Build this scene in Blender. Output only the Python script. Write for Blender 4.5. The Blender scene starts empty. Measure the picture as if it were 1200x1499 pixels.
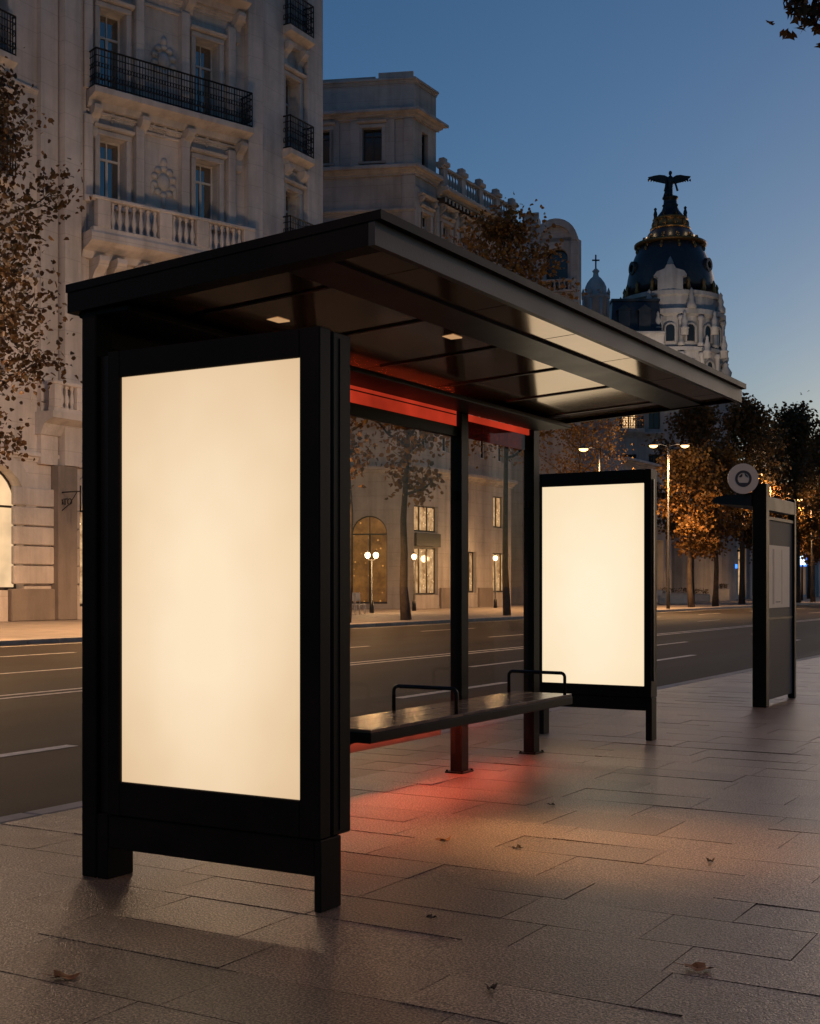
import bpy, math, random
from mathutils import Vector, Matrix
R = math.radians
PI = math.pi
random.seed(7)
S = bpy.context.scene
COL = S.collection

# ------------------------------------------------------------------ camera frame (survey helpers)
F, CX, HY = 1878.0, 600.0, 858.0
YAW = math.atan2(1109.0, 1878.0)
SN, CS = math.sin(YAW), math.cos(YAW)
CAM = Vector((2.642, -4.206, 1.3))
RIGHT, FWD = Vector((CS, SN, 0)), Vector((-SN, CS, 0))

def at(px, py, Z):                       # picture point at distance Z
    p = CAM + RIGHT * ((px - CX) / F * Z) + FWD * Z
    p.z = CAM.z + (HY - py) / F * Z
    return p
def zat(px, v):                          # distance where the column px meets the line x = -v
    k = (px - CX) / F
    return (-v - CAM.x) / (k * RIGHT.x + FWD.x)
def hz(py, Z):
    return CAM.z + (HY - py) / F * Z

# ------------------------------------------------------------------ mesh helpers
OFF = {}
class Fr:                                # facade frame: s along the wall, n outwards, z up
    def __init__(s, p, d):
        s.p = Vector((p[0], p[1], 0)); s.d = Vector((d[0], d[1], 0)).normalized()
        s.n = Vector((s.d.y, -s.d.x, 0))
    def __call__(s, a, n, z):
        q = s.p + s.d * a + s.n * n
        return (q.x, q.y, z)
    def ang(s): return math.atan2(s.d.y, s.d.x)
    def sx(s, px):                       # where the picture column px meets this wall
        k = (px - CX) / F
        r = RIGHT * k + FWD
        # CAM + r t = p + d a
        b = s.p - Vector((CAM.x, CAM.y, 0))
        det = r.x * (-s.d.y) + s.d.x * r.y
        t = (b.x * (-s.d.y) + s.d.x * b.y) / det
        a = (r.x * b.y - r.y * b.x) / det
        return a, t
    def s(s_, px): return s_.sx(px)[0]
    def z(s_, px, py): return hz(py, s_.sx(px)[1])

W = Fr((0, 0), (1, 0)); W.n = Vector((0, 1, 0))       # plain world frame

class MB:
    def __init__(s): s.v = []; s.f = []; s.sm = []
    def add(s, vs, fs, smooth=False):
        o = len(s.v); s.v += [tuple(p) for p in vs]
        s.f += [tuple(i + o for i in q) for q in fs]; s.sm += [smooth] * len(fs)
        return s
    def box(s, a0, a1, n0, n1, z0, z1, fr=W, top=0.0, bev=0.0):
        if a0 > a1: a0, a1 = a1, a0
        if n0 > n1: n0, n1 = n1, n0
        if z0 > z1: z0, z1 = z1, z0
        if bev > 0:
            b = min(bev, (a1-a0)*.45, (n1-n0)*.45, (z1-z0)*.45)
            P = []; idx = {}
            for i, X in enumerate((a0, a1)):
                for j, Y in enumerate((n0, n1)):
                    for k, Z in enumerate((z0, z1)):
                        sx, sy, sz = (1, -1)[i], (1, -1)[j], (1, -1)[k]
                        for ax in range(3):
                            q = [X + sx*b, Y + sy*b, Z + sz*b]; q[ax] = (X, Y, Z)[ax]
                            idx[(i, j, k, ax)] = len(P); P.append(fr(*q))
            fs = []
            for i in (0, 1):
                fs.append([idx[(i, j, k, 0)] for j, k in ((0,0),(1,0),(1,1),(0,1))][::(1 if i else -1)])
                fs.append([idx[(j, i, k, 1)] for j, k in ((0,0),(1,0),(1,1),(0,1))][::(-1 if i else 1)])
                fs.append([idx[(j, k, i, 2)] for j, k in ((0,0),(1,0),(1,1),(0,1))][::(1 if i else -1)])
            for i in (0, 1):
                for j in (0, 1):
                    f = 1 if (i ^ j) else -1
                    fs.append([idx[(i,j,0,0)], idx[(i,j,1,0)], idx[(i,j,1,1)], idx[(i,j,0,1)]][::f])
                    fs.append([idx[(i,0,j,0)], idx[(i,0,j,2)], idx[(i,1,j,2)], idx[(i,1,j,0)]][::f])
                    fs.append([idx[(0,i,j,1)], idx[(1,i,j,1)], idx[(1,i,j,2)], idx[(0,i,j,2)]][::f])
                    for k in (0, 1):
                        g = 1 if (i ^ j ^ k) else -1
                        fs.append([idx[(i,j,k,0)], idx[(i,j,k,1)], idx[(i,j,k,2)]][::g])
            return s.add(P, fs)
        t = top
        vs = [fr(a0,n0,z0), fr(a1,n0,z0), fr(a1,n1,z0), fr(a0,n1,z0),
              fr(a0+t,n0+t,z1), fr(a1-t,n0+t,z1), fr(a1-t,n1-t,z1), fr(a0+t,n1-t,z1)]
        return s.add(vs, [(3,2,1,0),(4,5,6,7),(0,1,5,4),(1,2,6,5),(2,3,7,6),(3,0,4,7)])
    def hexa(s, vs):
        return s.add(vs, [(3,2,1,0),(4,5,6,7),(0,1,5,4),(1,2,6,5),(2,3,7,6),(3,0,4,7)])
    def quad(s, a, b, c, d): return s.add([a, b, c, d], [(0,1,2,3)])
    def prism(s, poly, n0, n1, fr=W, plane='sz'):      # polygon in (s,z), thickness n0..n1
        k = len(poly)
        vs = [fr(a, n1, z) for a, z in poly] + [fr(a, n0, z) for a, z in poly]
        fs = [tuple(range(k)), tuple(range(2*k-1, k-1, -1))]
        fs += [(i, i+k, (i+1) % k + k, (i+1) % k) for i in range(k)]
        return s.add(vs, fs)
    def mould(s, prof, a0, a1, fr=W, e0=0.0, e1=0.0):  # profile of (n,z) swept along s; e = how far the ends follow the profile (mitre)
        k = len(prof)
        vs = [fr(a0 - n*e0, n, z) for n, z in prof] + [fr(a1 + n*e1, n, z) for n, z in prof]
        fs = [(i, i+1, i+1+k, i+k) for i in range(k-1)] + [tuple(range(k-1, -1, -1)), tuple(range(k, 2*k))]
        return s.add(vs, fs)
    def lathe(s, prof, c=(0,0,0), n=16, a0=0, a1=2*PI, smooth=True, sx=1.0, sy=1.0):
        full = abs(a1 - a0 - 2*PI) < 1e-6
        m = n if full else n + 1
        vs = []
        for r, z in prof:
            for i in range(m):
                t = a0 + (a1 - a0) * i / n
                vs.append((c[0] + r*math.cos(t)*sx, c[1] + r*math.sin(t)*sy, c[2] + z))
        fs = []
        for j in range(len(prof)-1):
            for i in range(n):
                i2 = (i+1) % m
                fs.append((j*m+i, j*m+i2, (j+1)*m+i2, (j+1)*m+i))
        if full and prof[0][0] > 1e-4: fs.append(tuple(range(m-1, -1, -1)))
        if full and prof[-1][0] > 1e-4: fs.append(tuple((len(prof)-1)*m + i for i in range(m)))
        return s.add(vs, fs, smooth)
    def tube(s, pts, rad, n=8, smooth=True, cap=True):
        pts = [Vector(p) for p in pts]
        if not isinstance(rad, (list, tuple)): rad = [rad]*len(pts)
        vs = []; up = None
        for i, p in enumerate(pts):
            d = (pts[min(i+1, len(pts)-1)] - pts[max(i-1, 0)]).normalized()
            if up is None:
                up = Vector((0,0,1)) if abs(d.z) < .9 else Vector((1,0,0))
            x = d.cross(up).normalized(); y = x.cross(d).normalized(); up = y
            for k in range(n):
                t = 2*PI*k/n
                vs.append(p + (x*math.cos(t) + y*math.sin(t))*rad[i])
        fs = [(i*n+k, i*n+(k+1) % n, (i+1)*n+(k+1) % n, (i+1)*n+k) for i in range(len(pts)-1) for k in range(n)]
        if cap: fs += [tuple(range(n-1, -1, -1)), tuple((len(pts)-1)*n+k for k in range(n))]
        return s.add(vs, fs, smooth)
    def blob(s, c, r, n=8, m=6):                        # ellipsoid
        vs = []; fs = []
        for j in range(m+1):
            t = PI*j/m
            for i in range(n):
                a = 2*PI*i/n
                vs.append((c[0]+r[0]*math.sin(t)*math.cos(a), c[1]+r[1]*math.sin(t)*math.sin(a), c[2]-r[2]*math.cos(t)))
        for j in range(m):
            for i in range(n):
                fs.append((j*n+i, j*n+(i+1) % n, (j+1)*n+(i+1) % n, (j+1)*n+i))
        return s.add(vs, fs, True)
    def mesh(s, name, mats, off=(0,0,0)):
        me = bpy.data.meshes.new(name)
        o = Vector(off)
        me.from_pydata([tuple(Vector(v)-o) for v in s.v], [], s.f)
        me.polygons.foreach_set('use_smooth', s.sm)
        for m in (mats if isinstance(mats, (list, tuple)) else [mats]): me.materials.append(m)
        me.update()
        return me
    def build(s, name, mat, parent=None, label=None, kind=None):
        off = OFF.get(parent.name, Vector((0,0,0))) if parent else Vector((0,0,0))
        ob = bpy.data.objects.new(name, s.mesh(name, mat, off))
        COL.objects.link(ob)
        if parent: ob.parent = parent
        OFF[ob.name] = off
        if label: ob['label'] = label
        if kind: ob['kind'] = kind
        return ob

class MP(MB):
    """Every shape added becomes an object of its own."""
    def __init__(s): s.items = []
    def add(s, vs, fs, smooth=False):
        m = MB(); m.add(vs, fs, smooth); s.items.append(m); return s
    def build(s, name, mat, parent=None, label=None, kind=None):
        return [m.build(name, mat, parent, label, kind) for m in s.items]

def tag(o, label, cat, group=None):
    o['label'] = label; o['category'] = cat
    if group: o['group'] = group
    return o
def thing(name, loc, label, cat, group=None):
    o = bpy.data.objects.new(name, None); COL.objects.link(o)
    o.location = loc; o.empty_display_size = .2
    OFF[o.name] = Vector(loc)
    return tag(o, label, cat, group)
def place(name, me, parent, loc, rz=0):                # child from a shared mesh at a world place
    o = bpy.data.objects.new(name, me); COL.objects.link(o); o.parent = parent
    o.location = Vector(loc) - OFF[parent.name]; o.rotation_euler.z = rz
    return o
def sub(name, me, parent):
    o = bpy.data.objects.new(name, me); COL.objects.link(o); o.parent = parent
    return o
def copy_tree(o, parent=None):
    c = o.copy(); COL.objects.link(c)
    if parent: c.parent = parent
    for ch in [x for x in ALLCH.get(o.name, [])]:
        copy_tree(ch, c)
    return c
ALLCH = {}
def index_children(o):
    ALLCH[o.name] = list(o.children)
    for c in o.children: index_children(c)

# ------------------------------------------------------------------ materials
def new_mat(name):
    m = bpy.data.materials.new(name); m.use_nodes = True
    nt = m.node_tree; nt.nodes.clear()
    out = nt.nodes.new('ShaderNodeOutputMaterial')
    return m, nt, out
def N(nt, t, **kw):
    n = nt.nodes.new(t)
    for k, v in kw.items():
        if k in n.inputs: n.inputs[k].default_value = v
        else: setattr(n, k, v)
    return n
def ramp(nt, stops):
    r = nt.nodes.new('ShaderNodeValToRGB'); e = r.color_ramp.elements
    while len(e) < len(stops): e.new(.5)
    for q, (p, c) in zip(e, stops): q.position = p; q.color = (*c, 1) if len(c) == 3 else c
    return r
def c4(c): return (*c, 1)
def surf(name, col, rough=.5, metal=0.0, var=.15, scale=4.0, bump=.1, bscale=40.0, detail=5, island=0.0, spec=.5, rvar=.1):
    """Painted / stone / metal surface: noise-varied colour, roughness and bump in object space."""
    m, nt, out = new_mat(name); L = nt.links.new
    p = N(nt, 'ShaderNodeBsdfPrincipled', Metallic=metal); p.inputs['Specular IOR Level'].default_value = spec
    tc = N(nt, 'ShaderNodeTexCoord')
    n1 = N(nt, 'ShaderNodeTexNoise', Scale=scale, Detail=detail, Roughness=.6)
    L(tc.outputs['Object'], n1.inputs['Vector'])
    lo = tuple(max(0, c*(1-var)) for c in col); hi = tuple(c*(1+var) for c in col)
    r = ramp(nt, [(.3, lo), (.7, hi)])
    L(n1.outputs['Fac'], r.inputs['Fac'])
    src = r.outputs['Color']
    if island:
        g = N(nt, 'ShaderNodeNewGeometry')
        mr = N(nt, 'ShaderNodeMapRange'); mr.inputs['To Min'].default_value = 1-island; mr.inputs['To Max'].default_value = 1+island
        L(g.outputs['Random Per Island'], mr.inputs['Value'])
        mx = N(nt, 'ShaderNodeMix', data_type='RGBA', blend_type='MULTIPLY'); mx.inputs['Factor'].default_value = 1
        L(src, mx.inputs['A']); L(mr.outputs['Result'], mx.inputs['B']); src = mx.outputs['Result']
    L(src, p.inputs['Base Color'])
    mr2 = N(nt, 'ShaderNodeMapRange'); mr2.inputs['To Min'].default_value = max(.02, rough-rvar); mr2.inputs['To Max'].default_value = min(1, rough+rvar)
    L(n1.outputs['Fac'], mr2.inputs['Value']); L(mr2.outputs['Result'], p.inputs['Roughness'])
    if bump:
        n2 = N(nt, 'ShaderNodeTexNoise', Scale=bscale, Detail=4.0)
        L(tc.outputs['Object'], n2.inputs['Vector'])
        b = N(nt, 'ShaderNodeBump', Strength=bump, Distance=.02)
        L(n2.outputs['Fac'], b.inputs['Height']); L(b.outputs['Normal'], p.inputs['Normal'])
    L(p.outputs['BSDF'], out.inputs['Surface'])
    return m

def stone(name, col, dark=.55, block=None):
    """Weathered limestone: large blotches, vertical rain streaks, fine grain and optional block joints."""
    m, nt, out = new_mat(name); L = nt.links.new
    p = N(nt, 'ShaderNodeBsdfPrincipled', Roughness=.85); p.inputs['Specular IOR Level'].default_value = .2
    tc = N(nt, 'ShaderNodeTexCoord')
    n1 = N(nt, 'ShaderNodeTexNoise', Scale=.45, Detail=9.0, Roughness=.68); L(tc.outputs['Object'], n1.inputs['Vector'])
    mp = N(nt, 'ShaderNodeMapping'); mp.inputs['Scale'].default_value = (1.5, 1.5, .14); L(tc.outputs['Object'], mp.inputs['Vector'])
    n2 = N(nt, 'ShaderNodeTexNoise', Scale=1.0, Detail=5.0, Roughness=.6); L(mp.outputs['Vector'], n2.inputs['Vector'])
    r1 = ramp(nt, [(.32, tuple(c*.8 for c in col)), (.66, tuple(min(1, c*1.12) for c in col))]); L(n1.outputs['Fac'], r1.inputs['Fac'])
    r2 = ramp(nt, [(.36, (dark,)*3), (.56, (1, 1, 1))]); L(n2.outputs['Fac'], r2.inputs['Fac'])
    mx = N(nt, 'ShaderNodeMix', data_type='RGBA', blend_type='MULTIPLY'); mx.inputs['Factor'].default_value = .42
    L(r1.outputs['Color'], mx.inputs['A']); L(r2.outputs['Color'], mx.inputs['B'])
    src = mx.outputs['Result']
    if block:
        sp_ = N(nt, 'ShaderNodeSeparateXYZ'); L(tc.outputs['Object'], sp_.inputs[0])
        md = N(nt, 'ShaderNodeMath', operation='MODULO'); md.inputs[1].default_value = block; L(sp_.outputs['Z'], md.inputs[0])
        rj = ramp(nt, [(.0, (.72, .7, .68)), (.014, (.72, .7, .68)), (.03, (1, 1, 1))]); L(md.outputs[0], rj.inputs['Fac'])
        mj = N(nt, 'ShaderNodeMix', data_type='RGBA', blend_type='MULTIPLY'); mj.inputs['Factor'].default_value = .8
        L(src, mj.inputs['A']); L(rj.outputs['Color'], mj.inputs['B']); src = mj.outputs['Result']
    L(src, p.inputs['Base Color'])
    n3 = N(nt, 'ShaderNodeTexNoise', Scale=9.0, Detail=5.0); L(tc.outputs['Object'], n3.inputs['Vector'])
    b = N(nt, 'ShaderNodeBump', Strength=.35, Distance=.05); L(n3.outputs['Fac'], b.inputs['Height'])
    L(b.outputs['Normal'], p.inputs['Normal'])
    L(p.outputs['BSDF'], out.inputs['Surface'])
    return m

def emis(name, col, strength, var=0.0, scale=1.0):
    m, nt, out = new_mat(name); L = nt.links.new
    e = N(nt, 'ShaderNodeEmission', Strength=strength); e.inputs['Color'].default_value = c4(col)
    if var:
        tc = N(nt, 'ShaderNodeTexCoord'); n = N(nt, 'ShaderNodeTexNoise', Scale=scale, Detail=3.0)
        L(tc.outputs['Object'], n.inputs['Vector'])
        r = ramp(nt, [(.25, tuple(c*(1-var) for c in col)), (.75, tuple(c*(1+var*.6) for c in col))])
        L(n.outputs['Fac'], r.inputs['Fac']); L(r.outputs['Color'], e.inputs['Color'])
    L(e.outputs['Emission'], out.inputs['Surface'])
    return m

def poster_mat(name, col, edge, strength, c, half):
    """Back-lit blank sheet: brighter over the lamps in its middle, a little weaker at the rim; faint mottling."""
    m, nt, out = new_mat(name); L = nt.links.new
    tc = N(nt, 'ShaderNodeTexCoord')
    mp = N(nt, 'ShaderNodeMapping', vector_type='POINT')
    mp.inputs['Location'].default_value = (-c[0]/half[0], 0, -c[2]/half[2])
    mp.inputs['Scale'].default_value = (1/half[0], 0, 1/half[2])
    L(tc.outputs['Object'], mp.inputs['Vector'])
    ln = N(nt, 'ShaderNodeVectorMath', operation='LENGTH'); L(mp.outputs['Vector'], ln.inputs[0])
    n = N(nt, 'ShaderNodeTexNoise', Scale=2.3, Detail=2.0); L(tc.outputs['Object'], n.inputs['Vector'])
    ad = N(nt, 'ShaderNodeMath', operation='MULTIPLY_ADD'); ad.inputs[1].default_value = .5; L(n.outputs['Fac'], ad.inputs[0]); L(ln.outputs['Value'], ad.inputs[2])
    r = ramp(nt, [(.3, col), (1.0, edge)]); 
    sc = N(nt, 'ShaderNodeMath', operation='MULTIPLY'); sc.inputs[1].default_value = .62; L(ad.outputs[0], sc.inputs[0])
    L(sc.outputs[0], r.inputs['Fac'])
    e = N(nt, 'ShaderNodeEmission', Strength=strength*1.04); L(r.outputs['Color'], e.inputs['Color'])
    gl = N(nt, 'ShaderNodeBsdfGlossy', Roughness=.06); x = N(nt, 'ShaderNodeMixShader'); x.inputs[0].default_value = .04
    L(e.outputs[0], x.inputs[1]); L(gl.outputs[0], x.inputs[2]); L(x.outputs[0], out.inputs['Surface'])
    return m

def clear_glass(name, tint=(1,1,1), haze=.02, refl=1.0):
    m, nt, out = new_mat(name); L = nt.links.new
    t = N(nt, 'ShaderNodeBsdfTransparent'); t.inputs['Color'].default_value = c4(tint)
    g = N(nt, 'ShaderNodeBsdfGlossy', Roughness=.02)
    d = N(nt, 'ShaderNodeBsdfDiffuse'); d.inputs['Color'].default_value = (.6, .55, .5, 1)
    fr = N(nt, 'ShaderNodeFresnel', IOR=1.45)
    ml = N(nt, 'ShaderNodeMath', operation='MULTIPLY'); ml.inputs[1].default_value = refl; L(fr.outputs[0], ml.inputs[0])
    a = N(nt, 'ShaderNodeMixShader'); L(ml.outputs[0], a.inputs[0]); L(t.outputs[0], a.inputs[1]); L(g.outputs[0], a.inputs[2])
    tc = N(nt, 'ShaderNodeTexCoord'); n = N(nt, 'ShaderNodeTexNoise', Scale=1.6, Detail=6.0); L(tc.outputs['Object'], n.inputs['Vector'])
    r = N(nt, 'ShaderNodeMapRange'); r.inputs['From Min'].default_value = .35; r.inputs['From Max'].default_value = .75
    r.inputs['To Max'].default_value = haze*2; L(n.outputs['Fac'], r.inputs['Value'])
    b = N(nt, 'ShaderNodeMixShader'); L(r.outputs[0], b.inputs[0]); L(a.outputs[0], b.inputs[1]); L(d.outputs[0], b.inputs[2])
    L(b.outputs[0], out.inputs['Surface'])
    return m

def slab_mat():
    """Flamed granite paving slabs: speckle, worn wormy relief, tone changing from slab to slab, faint stains."""
    m, nt, out = new_mat('granite_slabs'); L = nt.links.new
    p = N(nt, 'ShaderNodeBsdfPrincipled')
    tc = N(nt, 'ShaderNodeTexCoord'); g = N(nt, 'ShaderNodeNewGeometry')
    n1 = N(nt, 'ShaderNodeTexNoise', Scale=110.0, Detail=3.0, Roughness=.75); L(tc.outputs['Object'], n1.inputs['Vector'])
    r1 = ramp(nt, [(.38, (.03, .023, .017)), (.5, (.17, .13, .098)), (.61, (.48, .375, .29))]); L(n1.outputs['Fac'], r1.inputs['Fac'])
    mr = N(nt, 'ShaderNodeMapRange'); mr.inputs['To Min'].default_value = .74; mr.inputs['To Max'].default_value = 1.12
    L(g.outputs['Random Per Island'], mr.inputs['Value'])
    mx = N(nt, 'ShaderNodeMix', data_type='RGBA', blend_type='MULTIPLY'); mx.inputs['Factor'].default_value = 1
    L(r1.outputs['Color'], mx.inputs['A']); L(mr.outputs['Result'], mx.inputs['B'])
    n2 = N(nt, 'ShaderNodeTexNoise', Scale=1.3, Detail=7.0, Roughness=.65); L(tc.outputs['Object'], n2.inputs['Vector'])
    r2 = ramp(nt, [(.36, (.62, .6, .58)), (.58, (1, 1, 1))]); L(n2.outputs['Fac'], r2.inputs['Fac'])
    m2 = N(nt, 'ShaderNodeMix', data_type='RGBA', blend_type='MULTIPLY'); m2.inputs['Factor'].default_value = .7
    L(mx.outputs['Result'], m2.inputs['A']); L(r2.outputs['Color'], m2.inputs['B'])
    vg = N(nt, 'ShaderNodeTexVoronoi', Scale=2.6); L(tc.outputs['Object'], vg.inputs['Vector'])
    rg = ramp(nt, [(.028, (.42, .4, .4)), (.045, (1, 1, 1))]); L(vg.outputs['Distance'], rg.inputs['Fac'])
    m3 = N(nt, 'ShaderNodeMix', data_type='RGBA', blend_type='MULTIPLY'); m3.inputs['Factor'].default_value = .8
    L(m2.outputs['Result'], m3.inputs['A']); L(rg.outputs['Color'], m3.inputs['B'])
    L(m3.outputs['Result'], p.inputs['Base Color'])
    rr = N(nt, 'ShaderNodeMapRange'); rr.inputs['To Min'].default_value = .27; rr.inputs['To Max'].default_value = .44
    L(n2.outputs['Fac'], rr.inputs['Value']); L(rr.outputs['Result'], p.inputs['Roughness'])
    # relief: distorted waves (hammered finish) + fine grain
    n4 = N(nt, 'ShaderNodeTexNoise', Scale=38.0, Detail=3.0, Distortion=2.6); L(tc.outputs['Object'], n4.inputs['Vector'])
    n5 = N(nt, 'ShaderNodeTexNoise', Scale=150.0, Detail=2.0); L(tc.outputs['Object'], n5.inputs['Vector'])
    ad = N(nt, 'ShaderNodeMath', operation='MULTIPLY_ADD'); ad.inputs[1].default_value = .35; L(n5.outputs['Fac'], ad.inputs[0]); L(n4.outputs['Fac'], ad.inputs[2])
    b = N(nt, 'ShaderNodeBump', Strength=1.0, Distance=.0034); L(ad.outputs[0], b.inputs['Height']); L(b.outputs['Normal'], p.inputs['Normal'])
    p.inputs['Specular IOR Level'].default_value = .3
    L(p.outputs['BSDF'], out.inputs['Surface'])
    return m

def asphalt_mat():
    m, nt, out = new_mat('asphalt'); L = nt.links.new
    p = N(nt, 'ShaderNodeBsdfPrincipled'); p.inputs['Specular IOR Level'].default_value = .06; tc = N(nt, 'ShaderNodeTexCoord')
    n1 = N(nt, 'ShaderNodeTexNoise', Scale=90.0, Detail=3.0); L(tc.outputs['Object'], n1.inputs['Vector'])
    mp = N(nt, 'ShaderNodeMapping'); mp.inputs['Scale'].default_value = (1.1, .06, 1); L(tc.outputs['Object'], mp.inputs['Vector'])
    n2 = N(nt, 'ShaderNodeTexNoise', Scale=1.0, Detail=6.0, Roughness=.6); L(mp.outputs['Vector'], n2.inputs['Vector'])
    r1 = ramp(nt, [(.3, (.018, .0145, .012)), (.7, (.048, .039, .033))]); L(n1.outputs['Fac'], r1.inputs['Fac'])
    r2 = ramp(nt, [(.35, (.6, .6, .6)), (.65, (1.15, 1.12, 1.1))]); L(n2.outputs['Fac'], r2.inputs['Fac'])
    mx = N(nt, 'ShaderNodeMix', data_type='RGBA', blend_type='MULTIPLY'); mx.inputs['Factor'].default_value = 1
    L(r1.outputs['Color'], mx.inputs['A']); L(r2.outputs['Color'], mx.inputs['B']); L(mx.outputs['Result'], p.inputs['Base Color'])
    rr = N(nt, 'ShaderNodeMapRange'); rr.inputs['To Min'].default_value = .45; rr.inputs['To Max'].default_value = .75
    L(n2.outputs['Fac'], rr.inputs['Value']); L(rr.outputs['Result'], p.inputs['Roughness'])
    b = N(nt, 'ShaderNodeBump', Strength=.5, Distance=.01); L(n1.outputs['Fac'], b.inputs['Height']); L(b.outputs['Normal'], p.inputs['Normal'])
    L(p.outputs['BSDF'], out.inputs['Surface'])
    return m

def leaf_mat(name, cols):
    m, nt, out = new_mat(name); L = nt.links.new
    g = N(nt, 'ShaderNodeNewGeometry')
    r = ramp(nt, [(i/(len(cols)-1), c) for i, c in enumerate(cols)]); L(g.outputs['Random Per Island'], r.inputs['Fac'])
    d = N(nt, 'ShaderNodeBsdfPrincipled', Roughness=.6); L(r.outputs['Color'], d.inputs['Base Color'])
    t = N(nt, 'ShaderNodeBsdfTranslucent'); L(r.outputs['Color'], t.inputs['Color'])
    x = N(nt, 'ShaderNodeMixShader'); x.inputs[0].default_value = .35; L(d.outputs[0], x.inputs[1]); L(t.outputs[0], x.inputs[2])
    L(x.outputs[0], out.inputs['Surface'])
    return m

def shop_mat(name, a, b, strength, scale=2.2, seed=0.0):
    """Lit shop interior behind glass: bright and dim patches of displays under warm lamps."""
    m, nt, out = new_mat(name); L = nt.links.new
    tc = N(nt, 'ShaderNodeTexCoord'); mp = N(nt, 'ShaderNodeMapping'); mp.inputs['Location'].default_value = (seed, seed*.7, 0)
    L(tc.outputs['Object'], mp.inputs['Vector'])
    v = N(nt, 'ShaderNodeTexVoronoi', Scale=scale*2.2); L(mp.outputs['Vector'], v.inputs['Vector'])
    n = N(nt, 'ShaderNodeTexNoise', Scale=scale, Detail=6.0, Roughness=.7); L(mp.outputs['Vector'], n.inputs['Vector'])
    r0 = ramp(nt, [(.35, a), (.72, tuple((x+y)*.5 for x, y in zip(a, b)))]); L(n.outputs['Fac'], r0.inputs['Fac'])
    dots = ramp(nt, [(.05, (1, 1, 1)), (.17, (0, 0, 0))]); L(v.outputs['Distance'], dots.inputs['Fac'])
    r = N(nt, 'ShaderNodeMix', data_type='RGBA'); r.inputs['B'].default_value = (*[min(4, q*1.8) for q in b], 1)
    L(dots.outputs['Color'], r.inputs['Factor']); L(r0.outputs['Color'], r.inputs['A'])
    e = N(nt, 'ShaderNodeEmission', Strength=strength); L(r.outputs['Result'], e.inputs['Color'])
    gl = N(nt, 'ShaderNodeBsdfGlossy', Roughness=.05)
    x = N(nt, 'ShaderNodeMixShader'); x.inputs[0].default_value = .06; L(e.outputs[0], x.inputs[1]); L(gl.outputs[0], x.inputs[2])
    L(x.outputs[0], out.inputs['Surface'])
    return m

M = {}
M['black'] = surf('black_powder_coat', (.013, .0095, .007), .42, .0, .25, 3, .05, 160, spec=.08)
M['blackgloss'] = surf('black_gloss_trim', (.012, .010, .009), .25, .0, .2, 3, .02, 120, spec=.3)
M['fascia'] = surf('grey_roof_fascia', (.05, .046, .044), .45, .2, .12, 2.5, .05, 90, spec=.3)
M['ceil'] = surf('bronze_ceiling_sheet', (.40, .275, .165), .10, .75, .15, 1.5, .02, 1.6, rvar=.03)
M['beam'] = surf('dark_roof_beam', (.012, .009, .007), .42, .0, .2, 3, .05, 60, spec=.25)
M['seat'] = surf('brown_seat_tiles', (.13, .078, .046), .24, .0, .2, 6, .04, 25, island=.3)
M['glass'] = clear_glass('shelter_glass', (.985, .965, .93), .015, .05)
M['redglass'] = clear_glass('red_tinted_glass', (.75, .16, .1), .05, .7)
M['poster'] = poster_mat('lit_blank_sheet', (1.0, .79, .54), (.70, .47, .26), 1.0, (-.038, 0, 1.25), (.62, 1, 1.1))
M['poster2'] = poster_mat('lit_blank_sheet_far', (1.0, .83, .60), (.86, .67, .42), 1.06, (-.02, 0, 1.2), (.62, 1, 1.05))
M['redlit'] = emis('red_backlit_strip', (.46, .034, .014), 1.0, .5, 2.2)
M['redled'] = emis('red_led', (1.0, .13, .06), 40.0)
M['slab'] = slab_mat()
M['joint'] = surf('joint_mortar', (.05, .045, .042), .9, 0, .2, 8, .2, 50)
M['kerb'] = surf('kerb_granite', (.30, .27, .245), .7, 0, .25, 3, .3, 60, island=.15)
M['asphalt'] = asphalt_mat()
M['paint'] = surf('worn_road_paint', (.52, .49, .45), .6, 0, .4, 9, .2, 80)
M['farpave'] = surf('far_pavement', (.26, .22, .19), .7, 0, .25, 1.2, .3, 30)
M['earth'] = surf('plain_ground', (.08, .075, .07), .9, 0, .3, .2, .2, 5)
M['stoneA'] = stone('pale_limestone', (.63, .565, .53), .45, .92)
M['stoneA2'] = stone('carved_limestone', (.58, .525, .495), .4)
M['stoneB'] = stone('grey_limestone', (.42, .385, .365), .42, .8)
M['stoneC'] = stone('white_stone', (.40, .385, .385), .35)
M['plinth'] = stone('plinth_granite', (.25, .21, .185), .6)
M['iron'] = surf('wrought_iron', (.012, .012, .013), .45, .4, .2, 8, 0)
M['wframe'] = surf('white_window_paint', (.62, .58, .55), .5, 0, .12, 5, 0)
M['dframe'] = surf('dark_window_paint', (.035, .028, .022), .45, 0, .2, 5, 0)
M['slate'] = surf('dark_slate', (.020, .023, .030), .42, .1, .3, 2, .3, 14)
M['gold'] = surf('gilding', (.22, .125, .05), .5, .8, .2, 6, .1, 30)
M['bronze'] = surf('dark_bronze', (.018, .02, .022), .5, .4, .25, 5, .1, 20)
M['bark'] = surf('bark', (.075, .055, .042), .9, 0, .4, 5, .6, 18)
M['leafA'] = leaf_mat('autumn_leaves', [(.035, .019, .008), (.09, .042, .013), (.06, .033, .012), (.13, .06, .016), (.045, .034, .013)])
M['leafB'] = leaf_mat('orange_leaves', [(.08, .036, .011), (.24, .11, .022), (.16, .075, .017), (.32, .16, .03), (.08, .05, .016)])
M['leafD'] = leaf_mat('dark_leaves', [(.05, .035, .015), (.12, .066, .02), (.08, .055, .018), (.17, .085, .022)])
M['leaffall'] = surf('dry_leaf', (.20, .085, .03), .7, 0, .4, 20, .3, 60)
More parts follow.
